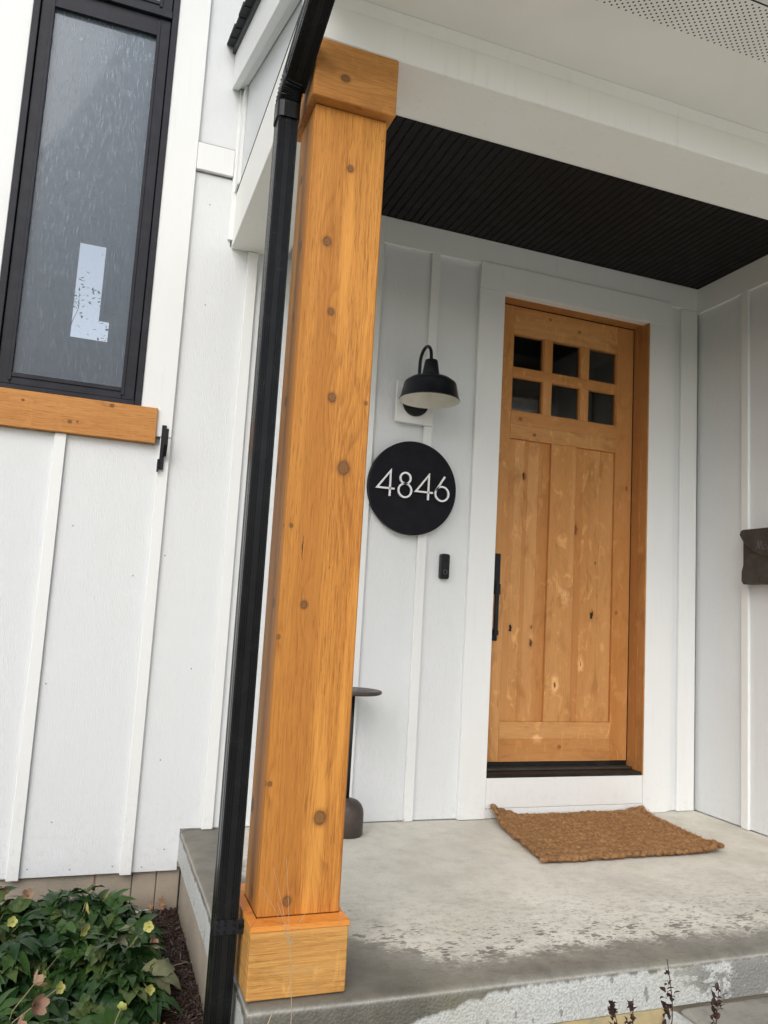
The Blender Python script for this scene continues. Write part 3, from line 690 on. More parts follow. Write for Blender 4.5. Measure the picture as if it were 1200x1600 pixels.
# window
W = part('window', box(-2.4575, -2.4295, -0.030, 0.06, 1.8645, 5.2, 0.002), M['window_frame'], H, label='tall black framed window streaked with rain')
def wp(name, bm, mat='window_frame'): return part(name, bm, M[mat], W)
wp('frame', box(-1.855, -1.8272, -0.030, 0.06, 1.8645, 5.2, 0.002))
wp('frame', box(-2.429, -1.8555, -0.030, 0.06, 1.8645, 1.886, 0.002))
wp('mullion', box(-2.429, -1.8555, -0.034, 0.06, 3.772, 3.806, 0.002))
def sash(z0, z1, g0, g1):
    xa, xb = -2.4255, -1.8590
    wp('sash', box(xa, -2.374, -0.016, 0.04, z0+0.003, z1-0.003, 0.002)); wp('sash', box(-1.914, xb, -0.016, 0.04, z0+0.003, z1-0.003, 0.002))
    wp('sash', box(-2.3738, -1.9142, -0.0155, 0.04, z0+0.003, g0, 0.002)); wp('sash', box(-2.3738, -1.9142, -0.0155, 0.04, g1, z1-0.003, 0.002))
    # stepped inner bead
    for q in (box(-2.3838, -2.3700, -0.021, -0.0165, z0+0.02, z1-0.02, 0.001), box(-1.9180, -1.9042, -0.021, -0.0165, z0+0.02, z1-0.02, 0.001),
              box(-2.3698, -1.9182, -0.021, -0.016, g0-0.014, g0+0.004, 0.001), box(-2.3698, -1.9182, -0.021, -0.016, g1-0.004, g1+0.014, 0.001)): wp('glazing_bead', q)
    bq = bmesh.new(); vq = [bq.verts.new(p) for p in ((-2.374, 0.004, g0), (-1.914, 0.004, g0), (-1.914, 0.004, g1), (-2.374, 0.004, g1))]; bq.faces.new(vq)
    wp('pane', bq, 'glass')
    wp('sash_backing', box(-2.43, -2.374, 0.041, 0.06, z0, z1, 0)); wp('sash_backing', box(-1.914, -1.855, 0.041, 0.06, z0, z1, 0))
sash(1.886, 3.772, 1.936, 3.679)
sash(3.806, 5.15, 3.850, 5.10)
wp('sill', box(-2.62, -1.751, -0.038, -0.0005, 1.701, 1.8635, 0.002), 'sill')
# room behind the window, with a far window open to the sky
def shell(x0, x1, y0, y1, z0, z1, mat, holes=()):
    for q in (box(x0-.05, x0, y0, y1, z0, z1, 0), box(x1, x1+.05, y0, y1, z0, z1, 0), box(x0, x1, y0, y1, z0-.05, z0, 0), box(x0, x1, y0, y1, z1, z1+.05, 0)):
        hp('interior_wall', q, mat)
    if not holes: hp('interior_wall', box(x0, x1, y1, y1+.05, z0, z1, 0), mat)
shell(-3.3, -1.2, 0.121, 2.5, 1.0, 5.25, 'room', True)
hx0, hx1, hz0, hz1, hxs, hzs = -2.30, -2.035, 2.91, 3.67, -2.11, 3.08
for xa, xb, za, zb in ((-3.3, hx0, 1.0, 5.25), (hx1, -1.2, 1.0, 5.25), (hx0, hx1, 1.0, hz0), (hx0, hx1, hz1, 5.25), (hxs, hx1, hzs, hz1)):
    hp('interior_wall', box(xa, xb, 2.5, 2.55, za, zb, 0), 'room')
hp('reflection_panel', box(-2.08, -1.98, 2.46, 2.497, 3.14, 3.66, 0), 'room_reflection')  # panel added to imitate a second reflection in the window glass
shell(-0.6, 1.6, 0.20, 2.6, 0.1, 3.0, 'hall')

# door
D = part('door', box(0.002, 0.132, 0.105, 0.155, 0.255, 2.7585, 0.002), M['door_v'], H, label='knotty alder front door with six small panes')
def dp(name, bm, mat, smooth=False, label=None): return part(name, bm, M[mat], D, smooth, label)
dp('stile', box(0.8285, 0.9412, 0.105, 0.155, 0.255, 2.7585, 0.002), 'door_v')
dp('rail', box(0.1325, 0.828, 0.1052, 0.155, 2.601, 2.7585, 0.0015), 'door_h')
dp('rail', box(0.1325, 0.828, 0.1052, 0.155, 2.078, 2.155, 0.0008), 'door_h')
dp('rail', box(0.1325, 0.828, 0.1055, 0.155, 1.998, 2.0775, 0.0008), 'door_h')
dp('rail', box(0.1325, 0.828, 0.1052, 0.155, 0.372, 0.462, 0.0008), 'door_h')
dp('rail', box(0.1325, 0.828, 0.1055, 0.155, 0.255, 0.3715, 0.0008), 'door_h')
dp('muntin', box(0.1325, 0.828, 0.1060, 0.150, 2.352, 2.404, 0.0015), 'door_h')
for xm in (0.333, 0.579):
    for z0_, z1_ in ((2.1555, 2.3515), (2.4045, 2.6005)):
        dp('muntin', box(xm, xm+0.053, 0.1062, 0.150, z0_, z1_, 0.0015), 'door_v')
dp('mullion', box(0.3995, 0.5645, 0.1054, 0.155, 0.4625, 1.9975, 0.002), 'door_v')
for xa, xb in ((0.133, 0.333), (0.386, 0.579), (0.632, 0.828)):
    for z0_, z1_ in ((2.155, 2.352), (2.404, 2.601)):
        bq = bmesh.new(); vq = [bq.verts.new(p) for p in ((xa, 0.128, z0_), (xb, 0.128, z0_), (xb, 0.128, z1_), (xa, 0.128, z1_))]; bq.faces.new(vq)
        dp('pane', bq, 'door_glass')
        for q in (box(xa, xa+.006, .112, .127, z0_, z1_, 0), box(xb-.006, xb, .112, .127, z0_, z1_, 0), box(xa+.0062, xb-.0062, .112, .127, z1_-.006, z1_, 0), box(xa+.0062, xb-.0062, .112, .127, z0_, z0_+.006, 0)):
            dp('glazing_bead', q, 'jamb')
for xs_ in ([0.133, 0.178, 0.238, 0.262, 0.330, 0.399], [0.565, 0.618, 0.668, 0.735, 0.828]):
    for i in range(len(xs_)-1):
        dp('panel_board', box(xs_[i]+0.0002, xs_[i+1]-0.0002, 0.1225, 0.145, 0.4625, 1.9975, 0.0004), 'door_v')
dp('door_sweep', box(0.002, 0.9455, 0.108, 0.15, 0.222, 0.2535, 0.001), 'threshold')
# handle set
bh = box(0.036, 0.099, 0.093, 0.1045, 1.185, 1.350, 0.003)
box(0.030, 0.094, 0.093, 0.1045, 0.884, 0.945, 0.003, bh)
box(0.052, 0.075, 0.050, 0.064, 0.925, 1.20, 0.003, bh)
box(0.052, 0.080, 0.052, 0.0925, 0.915, 0.940, 0.002, bh); box(0.050, 0.082, 0.052, 0.0925, 1.13, 1.186, 0.002, bh)
tube([(0.065, 0.093, 1.30), (0.065, 0.082, 1.30)], 0.018, 20, bh)
dp('handle', bh, 'black_metal')
# jambs and threshold
hp('door_jamb', box(0.9465, 0.9555, 0.031, 0.17, 0.2015, 2.7645, 0.001), 'jamb')
hp('door_jamb', box(-0.012, 0.0005, 0.031, 0.17, 0.2015, 2.7645, 0.001), 'jamb')
hp('door_jamb', box(-0.01, 0.966, 0.031, 0.17, 2.7648, 2.785, 0.001), 'jamb')
hp('door_jamb', box(0.9470, 0.9558, -0.0255, 0.0305, 0.202, 2.7642, 0.0008), 'jamb')
hp('door_jamb', box(0.001, 0.9465, -0.0255, 0.104, 2.7440, 2.7642, 0.0008), 'jamb') if False else None
hp('door_gap_shade', box(0.9414, 0.9464, 0.1062, 0.15, 0.25, 2.76, 0), 'threshold')  # black strips painting the shade in the gap between door and jamb
hp('door_gap_shade', box(0.001, 0.9412, 0.1064, 0.15, 2.7590, 2.7646, 0), 'threshold')
hp('threshold', box(0.001, 0.9465, -0.024, 0.17, 0.2008, 0.2185, 0.002), 'threshold')
hp('threshold', box(0.001, 0.9465, 0.055, 0.17, 0.2188, 0.2300, 0.002), 'bronze')

# ------------------------------------------------------------------ porch column
C_ = thing('porch_column', 'square orange stained cedar porch post with dark knots', 'column', (-1.345, -1.42, 0))
part('shaft_board', box(-1.459, -1.230, -1.531, -1.512, 0.183, 2.512, 0.004), M['post'], C_)
part('shaft_board', box(-1.4585, -1.440, -1.5115, -1.345, 0.183, 2.512, 0.003), M['post'], C_)
part('shaft_board', box(-1.249, -1.2305, -1.5115, -1.345, 0.183, 2.512, 0.003), M['post'], C_)
part('shaft_board', box(-1.4395, -1.2495, -1.362, -1.3455, 0.183, 2.512, 0.003), M['post'], C_)
cap = box(-1.4775, -1.2150, -1.567, -1.303, 2.514, 2.7005, 0.003)
part('cap', cap, M['post_cap'], C_)
part('base_board', box(-1.484, -1.220, -1.588, -1.569, 0.003, 0.170, 0.003), M['post_base'], C_, label='weathered board round the foot')
part('base_board', box(-1.4838, -1.465, -1.5685, -1.262, 0.003, 0.170, 0.003), M['post_base'], C_)
part('base_board', box(-1.239, -1.2202, -1.5685, -1.262, 0.003, 0.170, 0.003), M['post_base'], C_)
part('base_board', box(-1.4645, -1.2395, -1.281, -1.262, 0.003, 0.170, 0.003), M['post_base'], C_)
o_, i_ = (-1.486, -1.218, -1.590, -1.260), (-1.4592, -1.2298, -1.5312, -1.3445)
for pts in ([(o_[0], o_[2]), (o_[1], o_[2]), (i_[1], i_[2]), (i_[0], i_[2])], [(o_[0], o_[2]), (i_[0], i_[2]), (i_[0], i_[3]), (o_[0], o_[3])],
            [(o_[1], o_[2]), (o_[1], o_[3]), (i_[1], i_[3]), (i_[1], i_[2])], [(o_[0], o_[3]), (i_[0], i_[3]), (i_[1], i_[3]), (o_[1], o_[3])]):
    part('ledge', prism(pts, 'z', 0.1705, 0.184, 0.001), M['ledge'], C_, label='bright orange mitred ledge')

# ------------------------------------------------------------------ downspout and gutter
DS = thing('downspout', 'wet black ribbed downspout running down beside the cedar post', 'downspout', (-1.525, -1.46, -0.4))
def ribbed(w_, d_, n=5, amp=0.004):
    """closed profile (a along x, b along y), ribs on every side"""
    pts = []
    def side(p, q, nrm, n_):
        for t in (0.0, 0.02, 0.10, 0.115, 0.145, 0.16, 0.20, 0.215, 0.245, 0.26, 0.30, 0.315, 0.345, 0.36, 0.5, 0.64, 0.655, 0.685, 0.70, 0.74, 0.755, 0.785, 0.80, 0.84, 0.855, 0.885, 0.90, 0.98):
            inset = 0.0022 if any(abs(t-g_) < 0.012+0.004 and t not in (g_-.025, g_+.025) and (abs(t-g_) < 0.017) for g_ in (.13, .23, .33, .67, .77, .87)) else 0
            if t in (0.0,): inset = 0
            pts.append((p[0]+(q[0]-p[0])*t - nrm[0]*inset, p[1]+(q[1]-p[1])*t - nrm[1]*inset))
    a_, b_ = w_/2, d_/2
    side((-a_, -b_), (a_, -b_), (0, -1), n); side((a_, -b_), (a_, b_), (1, 0), n-1); side((a_, b_), (-a_, b_), (0, 1), n); side((-a_, b_), (-a_, -b_), (-1, 0), n-1)
    return pts
def sweep(path, prof, bm=None, scales=None):
    b = bm or bmesh.new(); rings = []; path = [Vector(p) for p in path]
    for i, p in enumerate(path):
        t = (path[min(i+1, len(path)-1)] - path[max(i-1, 0)]).normalized()
        ex = Vector((1, 0, 0)); ex = (ex - t*ex.dot(t)).normalized(); ey = t.cross(ex)      # t up -> ey = +y
        s_ = scales[i] if scales else 1.0
        rings.append([b.verts.new(p + ex*q[0]*s_ + ey*q[1]*s_) for q in prof])
    n = len(prof)
    for j in range(len(rings)-1):
        for k in range(n): b.faces.new((rings[j][k], rings[j][(k+1) % n], rings[j+1][(k+1) % n], rings[j+1][k]))
    b.faces.new(rings[0][::-1]); b.faces.new(rings[-1]); bmesh.ops.recalc_face_normals(b, faces=b.faces)
    return b
DX, DY, DW, DD_ = -1.5308, -1.461, 0.0605, 0.068
pf = ribbed(DW, DD_)
part('pipe', sweep([(DX, DY, -0.42), (DX, DY, 2.52)], pf), M['downspout'], DS)
# crimped elbow bending towards the eave
el = []; sc = []
z0_ = 2.465; ang = math.radians(60); R_ = 0.10
nel = 44
for i in range(nel+1):
    t = ang*i/nel
    el.append((DX+0.010*(i/nel)**2, DY-R_*(1-math.cos(t)), z0_+0.045+R_*math.sin(t)))
    sc.append(1.14+0.055*(1 if (i//2) % 2 else -1)*(0.6+0.4*math.sin(i*2.3)) if 4 < i < nel-4 else 1.18)
el = [(DX, DY, z0_)] + el; sc = [1.18] + sc
part('elbow', sweep(el, rbox2d(DW, DD_, 0.016, 4)[::-1][::-1], scales=sc), M['downspout'], DS)
e1 = Vector(el[-1]); dr = Vector((0.06, -math.sin(ang), math.cos(ang))).normalized()
e2 = e1 + dr*((2.10+e1.y)/-dr.y)
part('pipe', sweep([e1-dr*0.03, e2], ribbed(DW*1.13, DD_*1.05)), M['downspout'], DS, label='sloping upper length reaching out to the eave')
part('strap', box(DX-DW/2-0.003, -1.4845, DY-DD_/2-0.003, DY-DD_/2+0.001, 0.135, 0.172, 0.001), M['black_metal'], DS)
bs = bmesh.new()
for sx in (-0.022, -0.004, 0.02):
    for sz in (0.142, 0.158, 0.17): tube([(DX+sx, DY-DD_/2-0.003, sz), (DX+sx, DY-DD_/2-0.008, sz)], 0.0035, 6, bs)
tube([(DX+DW/2+0.001, DY-DD_/2+0.008, 0.155), (-1.4862, DY-DD_/2+0.010, 0.155)], 0.014, 10, bs)
part('screw', bs, M['downspout'], DS)
gt = prism([(-2.079, 2.96), (-2.079, 2.872), (-2.16, 2.872), (-2.185, 2.93), (-2.185, 2.96), (-2.18, 2.96), (-2.18, 2.93), (-2.157, 2.877), (-2.083, 2.877), (-2.083, 2.96)], 'x', -1.6, -0.9, 0.0)
part('gutter', gt, M['downspout'], DS)

# ------------------------------------------------------------------ wall lamp
L = thing('wall_lamp', 'black gooseneck barn lamp over the round number sign', 'lamp', (-0.5, 0, 2.07))
part('mounting_block', box(-0.602, -0.398, -0.042, -0.020, 1.962, 2.178, 0.002), M['trim'], L)
def disc_y(cx, cz, r, y0, y1, bev=0.004, seg=40):
    b = bmesh.new(); pr = [(0.0001, y0+0.0), (r-bev, y0), (r, y0+bev), (r, y1)]; rings = []
    for rr, y in pr: rings.append([b.verts.new((cx+rr*math.cos(2*math.pi*i/seg), y, cz+rr*math.sin(2*math.pi*i/seg))) for i in range(seg)])
    for j in range(3):
        for i in range(seg): b.faces.new((rings[j][i], rings[j][(i+1) % seg], rings[j+1][(i+1) % seg], rings[j+1][i]))
    b.faces.new(rings[-1]); bmesh.ops.recalc_face_normals(b, faces=b.faces); return b
part('wall_plate', disc_y(-0.50, 2.068, 0.070, -0.062, -0.0425, 0.006), M['black_metal'], L, smooth=False)
LC = (-0.497, -0.222)
arm = [(-0.5, -0.062, 2.085), (-0.5, -0.075, 2.10)]
for i in range(17):
    t = math.pi - math.pi*i/16
    arm.append((-0.499, -0.150 + 0.072*math.cos(t)*-1*-1 if False else -0.150 - 0.072*math.cos(math.pi-t)*-1 if False else -0.150 + 0.072*math.cos(math.pi-t)*1, 2.262 + 0.068*math.sin(t)))
arm = [(-0.5, -0.060, 2.08), (-0.5, -0.074, 2.088), (-0.5, -0.077, 2.13), (-0.5, -0.078, 2.19)] + [(-0.499, -0.150+0.072*math.cos(math.pi*i/16), 2.262+0.070*math.sin(math.pi*i/16)) for i in range(17)] + [(-0.498, -0.222, 2.245)]
part('arm', tube(arm, 0.0085, 12), M['black_metal'], L, smooth=True)
pr = [(0.149, -0.004), (0.150, 0.0), (0.148, 0.004), (0.144, 0.008), (0.130, 0.075), (0.126, 0.086), (0.100, 0.105), (0.062, 0.118), (0.043, 0.122), (0.043, 0.128), (0.032, 0.196), (0.028, 0.202), (0.0001, 0.203)]
part('lamp_shade', lathe(pr, (*LC, 2.042), 48), M['black_metal'], L, smooth=True)
pi_ = [(0.149, -0.004), (0.142, 0.008), (0.128, 0.073), (0.10, 0.100), (0.06, 0.113), (0.0001, 0.116)]
part('shade_lining', lathe(pi_, (*LC, 2.042), 48), M['shade_in'], L, smooth=True)
for o in L.children:
    if o.name.startswith(('lamp_shade', 'wall_plate')):
        pass
# ------------------------------------------------------------------ number sign
SG = thing('number_sign', 'round black sign with white house number 4846', 'sign', (-0.49, -0.03, 1.63))
part('board', disc_y(-0.489, 1.630, 0.238, -0.050, -0.0195, 0.004, 72), M['sign_board'], SG)
def stroke(pts, w_, y0, y1, closed=False, bm=None):
    b = bm or bmesh.new(); P = [Vector(p) for p in pts]; n = len(P); L_, R = [], []
    for i in range(n):
        if closed: d0 = (P[i]-P[i-1]).normalized(); d1 = (P[(i+1) % n]-P[i]).normalized()
        else:
            d0 = (P[i]-P[max(i-1, 0)]) if i else (P[1]-P[0]); d1 = (P[min(i+1, n-1)]-P[i]) if i < n-1 else (P[-1]-P[-2])
            d0.normalize(); d1.normalize()
        n0 = Vector((-d0.y, d0.x)); n1 = Vector((-d1.y, d1.x)); m = (n0+n1)
        m = m.normalized() if m.length > 1e-4 else n0
        k_ = min(w_/2/max(m.dot(n0), 0.3), w_*1.3)
        L_.append(P[i]+m*k_); R.append(P[i]-m*k_)
    vs = [[b.verts.new((q.x, y, q.y)) for q in S_] for S_ in (L_, R) for y in (y0, y1)]
    rngn = range(n) if closed else range(n-1)
    for i in rngn:
        j = (i+1) % n
        b.faces.new((vs[0][i], vs[0][j], vs[2][j], vs[2][i])); b.faces.new((vs[1][i], vs[3][i], vs[3][j], vs[1][j]))
        b.faces.new((vs[0][i], vs[1][i], vs[1][j], vs[0][j])); b.faces.new((vs[2][i], vs[2][j], vs[3][j], vs[3][i]))
    if not closed:
        for i in (0, n-1): b.faces.new((vs[0][i], vs[2][i], vs[3][i], vs[1][i]))
    bmesh.ops.recalc_face_normals(b, faces=b.faces); return b
def circ(cx, cz, r, n=36, a0=0, a1=360): return [(cx+r*math.cos(math.radians(a0+(a1-a0)*i/n)), cz+r*math.sin(math.radians(a0+(a1-a0)*i/n))) for i in range(n if a1-a0 == 360 else n+1)]
ZB_, HH, SW = 1.574, 0.128, 0.0085
YF, YBk = -0.066, -0.056
def four(xs_):
    return stroke([(xs_, ZB_), (xs_, ZB_+HH), (xs_-0.068, ZB_+0.0385), (xs_+0.024, ZB_+0.0385)], SW, YF, YBk)
def eight(cx): return stroke(circ(cx, ZB_+0.0365, 0.0345, 40), SW, YF, YBk, True, stroke(circ(cx, ZB_+0.098, 0.0275, 36), SW, YF, YBk, True))
def six(cx):
    b = stroke(circ(cx, ZB_+0.039, 0.0365, 40), SW, YF, YBk, True)
    return stroke([(cx+0.012, ZB_+HH), (cx-0.0345, ZB_+0.051)], SW, YF, YBk, False, b)
for bm_ in (four(-0.6185), eight(-0.5385), four(-0.4115), six(-0.3365)):
    dg = part('digit', bm_, M['digit'], SG)
pins = bmesh.new()
for (px_, pz_) in ((-0.6185, 1.58), (-0.6185, 1.695), (-0.5385, 1.576), (-0.5385, 1.70), (-0.4115, 1.58), (-0.4115, 1.695), (-0.3365, 1.576), (-0.33, 1.69)):
    tube([(px_, -0.056, pz_), (px_, -0.0495, pz_)], 0.003, 8, pins)
part('standoff_pins', pins, M['black_metal'], SG)

# ------------------------------------------------------------------ doorbell
DBL = thing('video_doorbell', 'small black upright doorbell beside the door casing', 'doorbell', (-0.283, 0, 1.25))
bb = prism([(-0.283+p[0], 1.250+p[1]) for p in rbox2d(0.049, 0.128, 0.011)], 'y', -0.030, -0.0005, 0.003)
part('body', bb, M['black_plastic'], DBL)
bq = prism([(-0.283+p[0], 1.250+p[1]) for p in rbox2d(0.040, 0.119, 0.008)], 'y', -0.0315, -0.0302, 0.0005)
part('faceplate', bq, M['gloss_black'], DBL)
part('lens', disc_y(-0.283, 1.287, 0.010, -0.0345, -0.0316, 0.002, 24), M['gloss_black'], DBL)
rb = stroke(circ(-0.283, 1.222, 0.0105, 28), 0.0022, -0.0330, -0.0316, True)
part('button', rb, M['grey_ring'], DBL)

# ------------------------------------------------------------------ mailbox on right wall
MB = thing('mailbox', 'dark bronze envelope shaped wall mailbox on the right porch wall', 'mailbox', (XR, -0.62, 1.25))
XB = 1.240
YA, YB_ = -0.423, -0.823; ZA, ZT = 1.250, 1.540
YC = (YA+YB_)/2
body = prism([(YC+p[0], (ZA+ZT)/2+p[1]) for p in rbox2d(0.39, 0.285, 0.02)], 'x', XB+0.012, XR-T-0.0005, 0.003)
part('body', body, M['bronze'], MB)
# lower pocket with swooping top edge
pts = [(YA-0.002, ZA+0.02), (YA-0.015, ZA+0.003), (YB_+0.015, ZA+0.003), (YB_+0.002, ZA+0.02), (YB_+0.003, ZA+0.07), (YB_+0.02, ZA+0.12), (YB_+0.06, ZA+0.16), (YC, ZA+0.17), (YA-0.06, ZA+0.16), (YA-0.02, ZA+0.12), (YA-0.003, ZA+0.07)]
part('pocket', prism(pts, 'x', XB+0.003, XB+0.0115, 0.003), M['bronze'], MB)
# flap: rounded top, hanging curve
fl = [(YA+0.002, ZT-0.025), (YA-0.006, ZT-0.006), (YA-0.02, ZT), (YB_+0.02, ZT), (YB_+0.006, ZT-0.006), (YB_-0.002, ZT-0.025)]
nn = 18
for i in range(1, nn):
    t = i/nn; yy_ = (YB_-0.002)*(1-t) + (YA+0.002)*t
    fl.append((yy_, ZT-0.035-0.112*(math.sin(math.pi*t))**0.85))
part('flap', prism(fl, 'x', XB-0.006, XB+0.0025, 0.003), M['bronze'], MB)
# raised script lettering "Mail"
def yz_strokes(lines, w_, x0, x1):
    bt = bmesh.new()
    for ln in lines:
        tb = stroke([(p[0], p[1]) for p in ln], w_, 0, x1-x0)
        for v_ in tb.verts: yv, zv, tx = v_.co.x, v_.co.z, v_.co.y; v_.co = (x0+tx, yv, zv)
        me = bpy.data.meshes.new('t'); tb.to_mesh(me); tb.free(); bt.from_mesh(me); bpy.data.meshes.remove(me)
    bmesh.ops.recalc_face_normals(bt, faces=bt.faces)
    return bt
def arc(cy, cz, ry, rz_, a0, a1, n=10): return [(cy+ry*math.cos(math.radians(a0+(a1-a0)*i/n)), cz+rz_*math.sin(math.radians(a0+(a1-a0)*i/n))) for i in range(n+1)]
# written left to right as seen, i.e. towards -y
LY = -0.535; LZ = 1.430
def F(pts): return [(LY-p[0], LZ+p[1]) for p in pts]
mail = [F([(0, 0.0), (0.006, 0.004), (0.014, 0.040), (0.018, 0.044), (0.020, 0.0)]), F([(0.020, 0.004), (0.034, 0.042), (0.038, 0.044), (0.040, 0.006), (0.046, 0.0), (0.052, 0.006)]),
        F(arc(0.062, 0.010, 0.011, 0.011, 60, 330, 12)), F([(0.072, 0.020), (0.073, 0.004), (0.080, 0.0), (0.086, 0.008)]),
        F([(0.088, 0.020), (0.090, 0.004), (0.096, 0.0), (0.102, 0.010)]), F([(0.091, 0.030), (0.092, 0.032)]),
        F([(0.102, 0.010), (0.112, 0.036), (0.112, 0.048), (0.107, 0.046), (0.106, 0.010), (0.112, 0.0), (0.122, 0.006)])]
part('lettering', yz_strokes(mail, 0.0028, XB-0.0085, XB-0.0062), M['letter_bronze'], MB)

# ------------------------------------------------------------------ wall bracket
BR = thing('wall_bracket', 'small black metal bracket on the batten below the window trim', 'bracket', (-1.705, -0.02, 1.68))
part('back_plate', box(-1.726, -1.706, -0.034, -0.0225, 1.585, 1.79, 0.002), M['black_metal'], BR)
part('arm', prism([(-0.035, 1.645), (-0.035, 1.665), (-0.072, 1.70), (-0.072, 1.765), (-0.086, 1.765), (-0.086, 1.69), (-0.05, 1.645)], 'x', -1.716, -1.698, 0.002), M['black_metal'], BR)
part('hook', box(-1.734, -1.7262, -0.048, -0.026, 1.572, 1.63, 0.002), M['black_metal'], BR)

# ------------------------------------------------------------------ side table
TB = thing('side_table', 'slim bronze drink table with domed foot half hidden by the post', 'table', (-0.779, -0.17, 0))
tc = (-0.779, -0.175, 0)
part('foot', lathe([(0.0001, 0.002), (0.072, 0.002), (0.077, 0.008), (0.077, 0.095), (0.074, 0.115), (0.064, 0.135), (0.048, 0.150), (0.025, 0.158), (0.0001, 0.160)], tc, 40), M['table_bronze'], TB, smooth=True)
part('stem', tube([(tc[0], tc[1], 0.155), (tc[0], tc[1], 0.628)], 0.0075, 12), M['black_metal'], TB, smooth=True)
part('tabletop', lathe([(0.0001, 0.624), (0.120, 0.624), (0.128, 0.628), (0.130, 0.634), (0.128, 0.640), (0.118, 0.642), (0.0001, 0.640)], tc, 48), M['table_bronze'], TB, smooth=True)

# ------------------------------------------------------------------ coir mat
MT = thing('coir_doormat', 'thick brown coir doormat with knotted edges and a curled corner', 'doormat', (0.44, -0.37, 0))
q00, q10, q11, q01 = Vector((-0.065, -0.705, 0)), Vector((0.850, -0.705, 0)), Vector((0.915, -0.055, 0)), Vector((0.035, -0.055, 0))
def matp(s, t):
    p = q00*(1-s)*(1-t) + q10*s*(1-t) + q11*s*t + q01*(1-s)*t
    cl_ = max(0, 1-math.hypot(s*0.93, (1-t)*0.68)/0.16)
    cr_ = max(0, 1-math.hypot((1-s)*0.93, (1-t)*0.68)/0.14)
    cf_ = max(0, 1-math.hypot((1-s)*0.93, t*0.68)/0.12)
    lift = 0.050*cl_**1.4 + 0.022*cr_**1.3 + 0.016*cf_
    p.z = 0.004 + lift + 0.006*max(0, noise.noise((s*7, t*5, 3)))
    return p
b = bmesh.new(); ns, ntt = 190, 130; top = []
for i in range(ns+1):
    row = []
    for j in range(ntt+1):
        s, t = i/ns, j/ntt; p = matp(s, t)
        h = 0.017 + 0.006*math.sin(t*math.pi*2*11 + 1.2*noise.noise((s*9, t*6, 0))) * (0.5+0.5*noise.noise((s*25, t*20, 4)))
        h += 0.008*noise.noise((p.x*38, p.y*55, 1)) + 0.006*noise.noise((p.x*110, p.y*110, 2))
        row.append(b.verts.new(p + Vector((0, 0, h))))
    top.append(row)
for i in range(ns):
    for j in range(ntt): b.faces.new((top[i][j], top[i+1][j], top[i+1][j+1], top[i][j+1]))
ring = [top[i][0] for i in range(ns+1)] + [top[ns][j] for j in range(1, ntt+1)] + [top[i][ntt] for i in range(ns-1, -1, -1)] + [top[0][j] for j in range(ntt-1, 0, -1)]
low = [b.verts.new((v_.co.x, v_.co.y, max(0.003, v_.co.z-0.016))) for v_ in ring]
for i in range(len(ring)): b.faces.new((ring[i], low[i], low[(i+1) % len(ring)], ring[(i+1) % len(ring)]))
bmesh.ops.recalc_face_normals(b, faces=b.faces)
part('woven_body', b, M['coir'], MT, smooth=True)
kmeshes = []
for kk in range(5):
    bk = bmesh.new(); bmesh.ops.create_icosphere(bk, subdivisions=4, radius=1.0)
    for v_ in bk.verts:
        c0 = v_.co.copy(); f_ = 1 + 0.16*noise.noise(c0*2.2+Vector((kk*9, 0, 0))) + 0.10*noise.noise(c0*7+Vector((kk*5, 3, 0)))
        f_ += 0.16*noise.noise(c0*16+Vector((kk, kk, 0))); v_.co = Vector((c0.x*0.036*f_, c0.y*0.015*f_, c0.z*0.012*f_))
    me = bpy.data.meshes.new('edge_knot'); bk.to_mesh(me); bk.free(); me.materials.append(M['coir'])
    for p_ in me.polygons: p_.use_smooth = True
    kmeshes.append(me)
per = []
for i in range(24): per.append((i/24, 0.0, 0))
for i in range(17): per.append((1.0, i/17, 90))
for i in range(24): per.append((1-i/24, 1.0, 0))
for i in range(17): per.append((0.0, 1-i/17, 90))
for i, (s, t, an) in enumerate(per):
    p = matp(s, t); o = bpy.data.objects.new('edge_knot', kmeshes[i % 5]); COL.objects.link(o)
    o.parent = MT; o.location = p + Vector((rnd.uniform(-.003, .003), rnd.uniform(-.003, .003), 0.013)) - Vector((0.44, -0.37, 0))
    o.rotation_euler = (0, rnd.uniform(-.2, .2), math.radians(an) + rnd.uniform(0.25, 0.6)*(1 if an == 0 else -1)); sc_ = rnd.uniform(0.85, 1.12); o.scale = (sc_, sc_, rnd.uniform(.85, 1.1))
b = bmesh.new()
for i in range(34000):
    if i % 2:
        s, t = rnd.random(), rnd.random()
    else:
        e_ = rnd.choice(((rnd.random(), 0), (rnd.random(), 1), (0, rnd.random()), (1, rnd.random()))); s, t = e_[0]+rnd.gauss(0, .018), e_[1]+rnd.gauss(0, .022)
    p = matp(min(max(s, 0), 1), min(max(t, 0), 1)); p.x += (s-min(max(s, 0), 1))*.9; p.y += (t-min(max(t, 0), 1))*.66
    p.z += 0.006 + 0.016*rnd.random()
    a_ = rnd.uniform(0, 2*math.pi); ln = rnd.uniform(0.006, 0.018); d_ = Vector((math.cos(a_), math.sin(a_), rnd.uniform(0.05, 0.75)))*ln
    sd_ = Vector((-math.sin(a_), math.cos(a_), 0))*0.0005
    b.faces.new([b.verts.new(q) for q in (p-sd_, p+sd_, p+d_)])
fo = part('coir_fibres', b, M['coir'], MT); fo['kind'] = 'stuff'

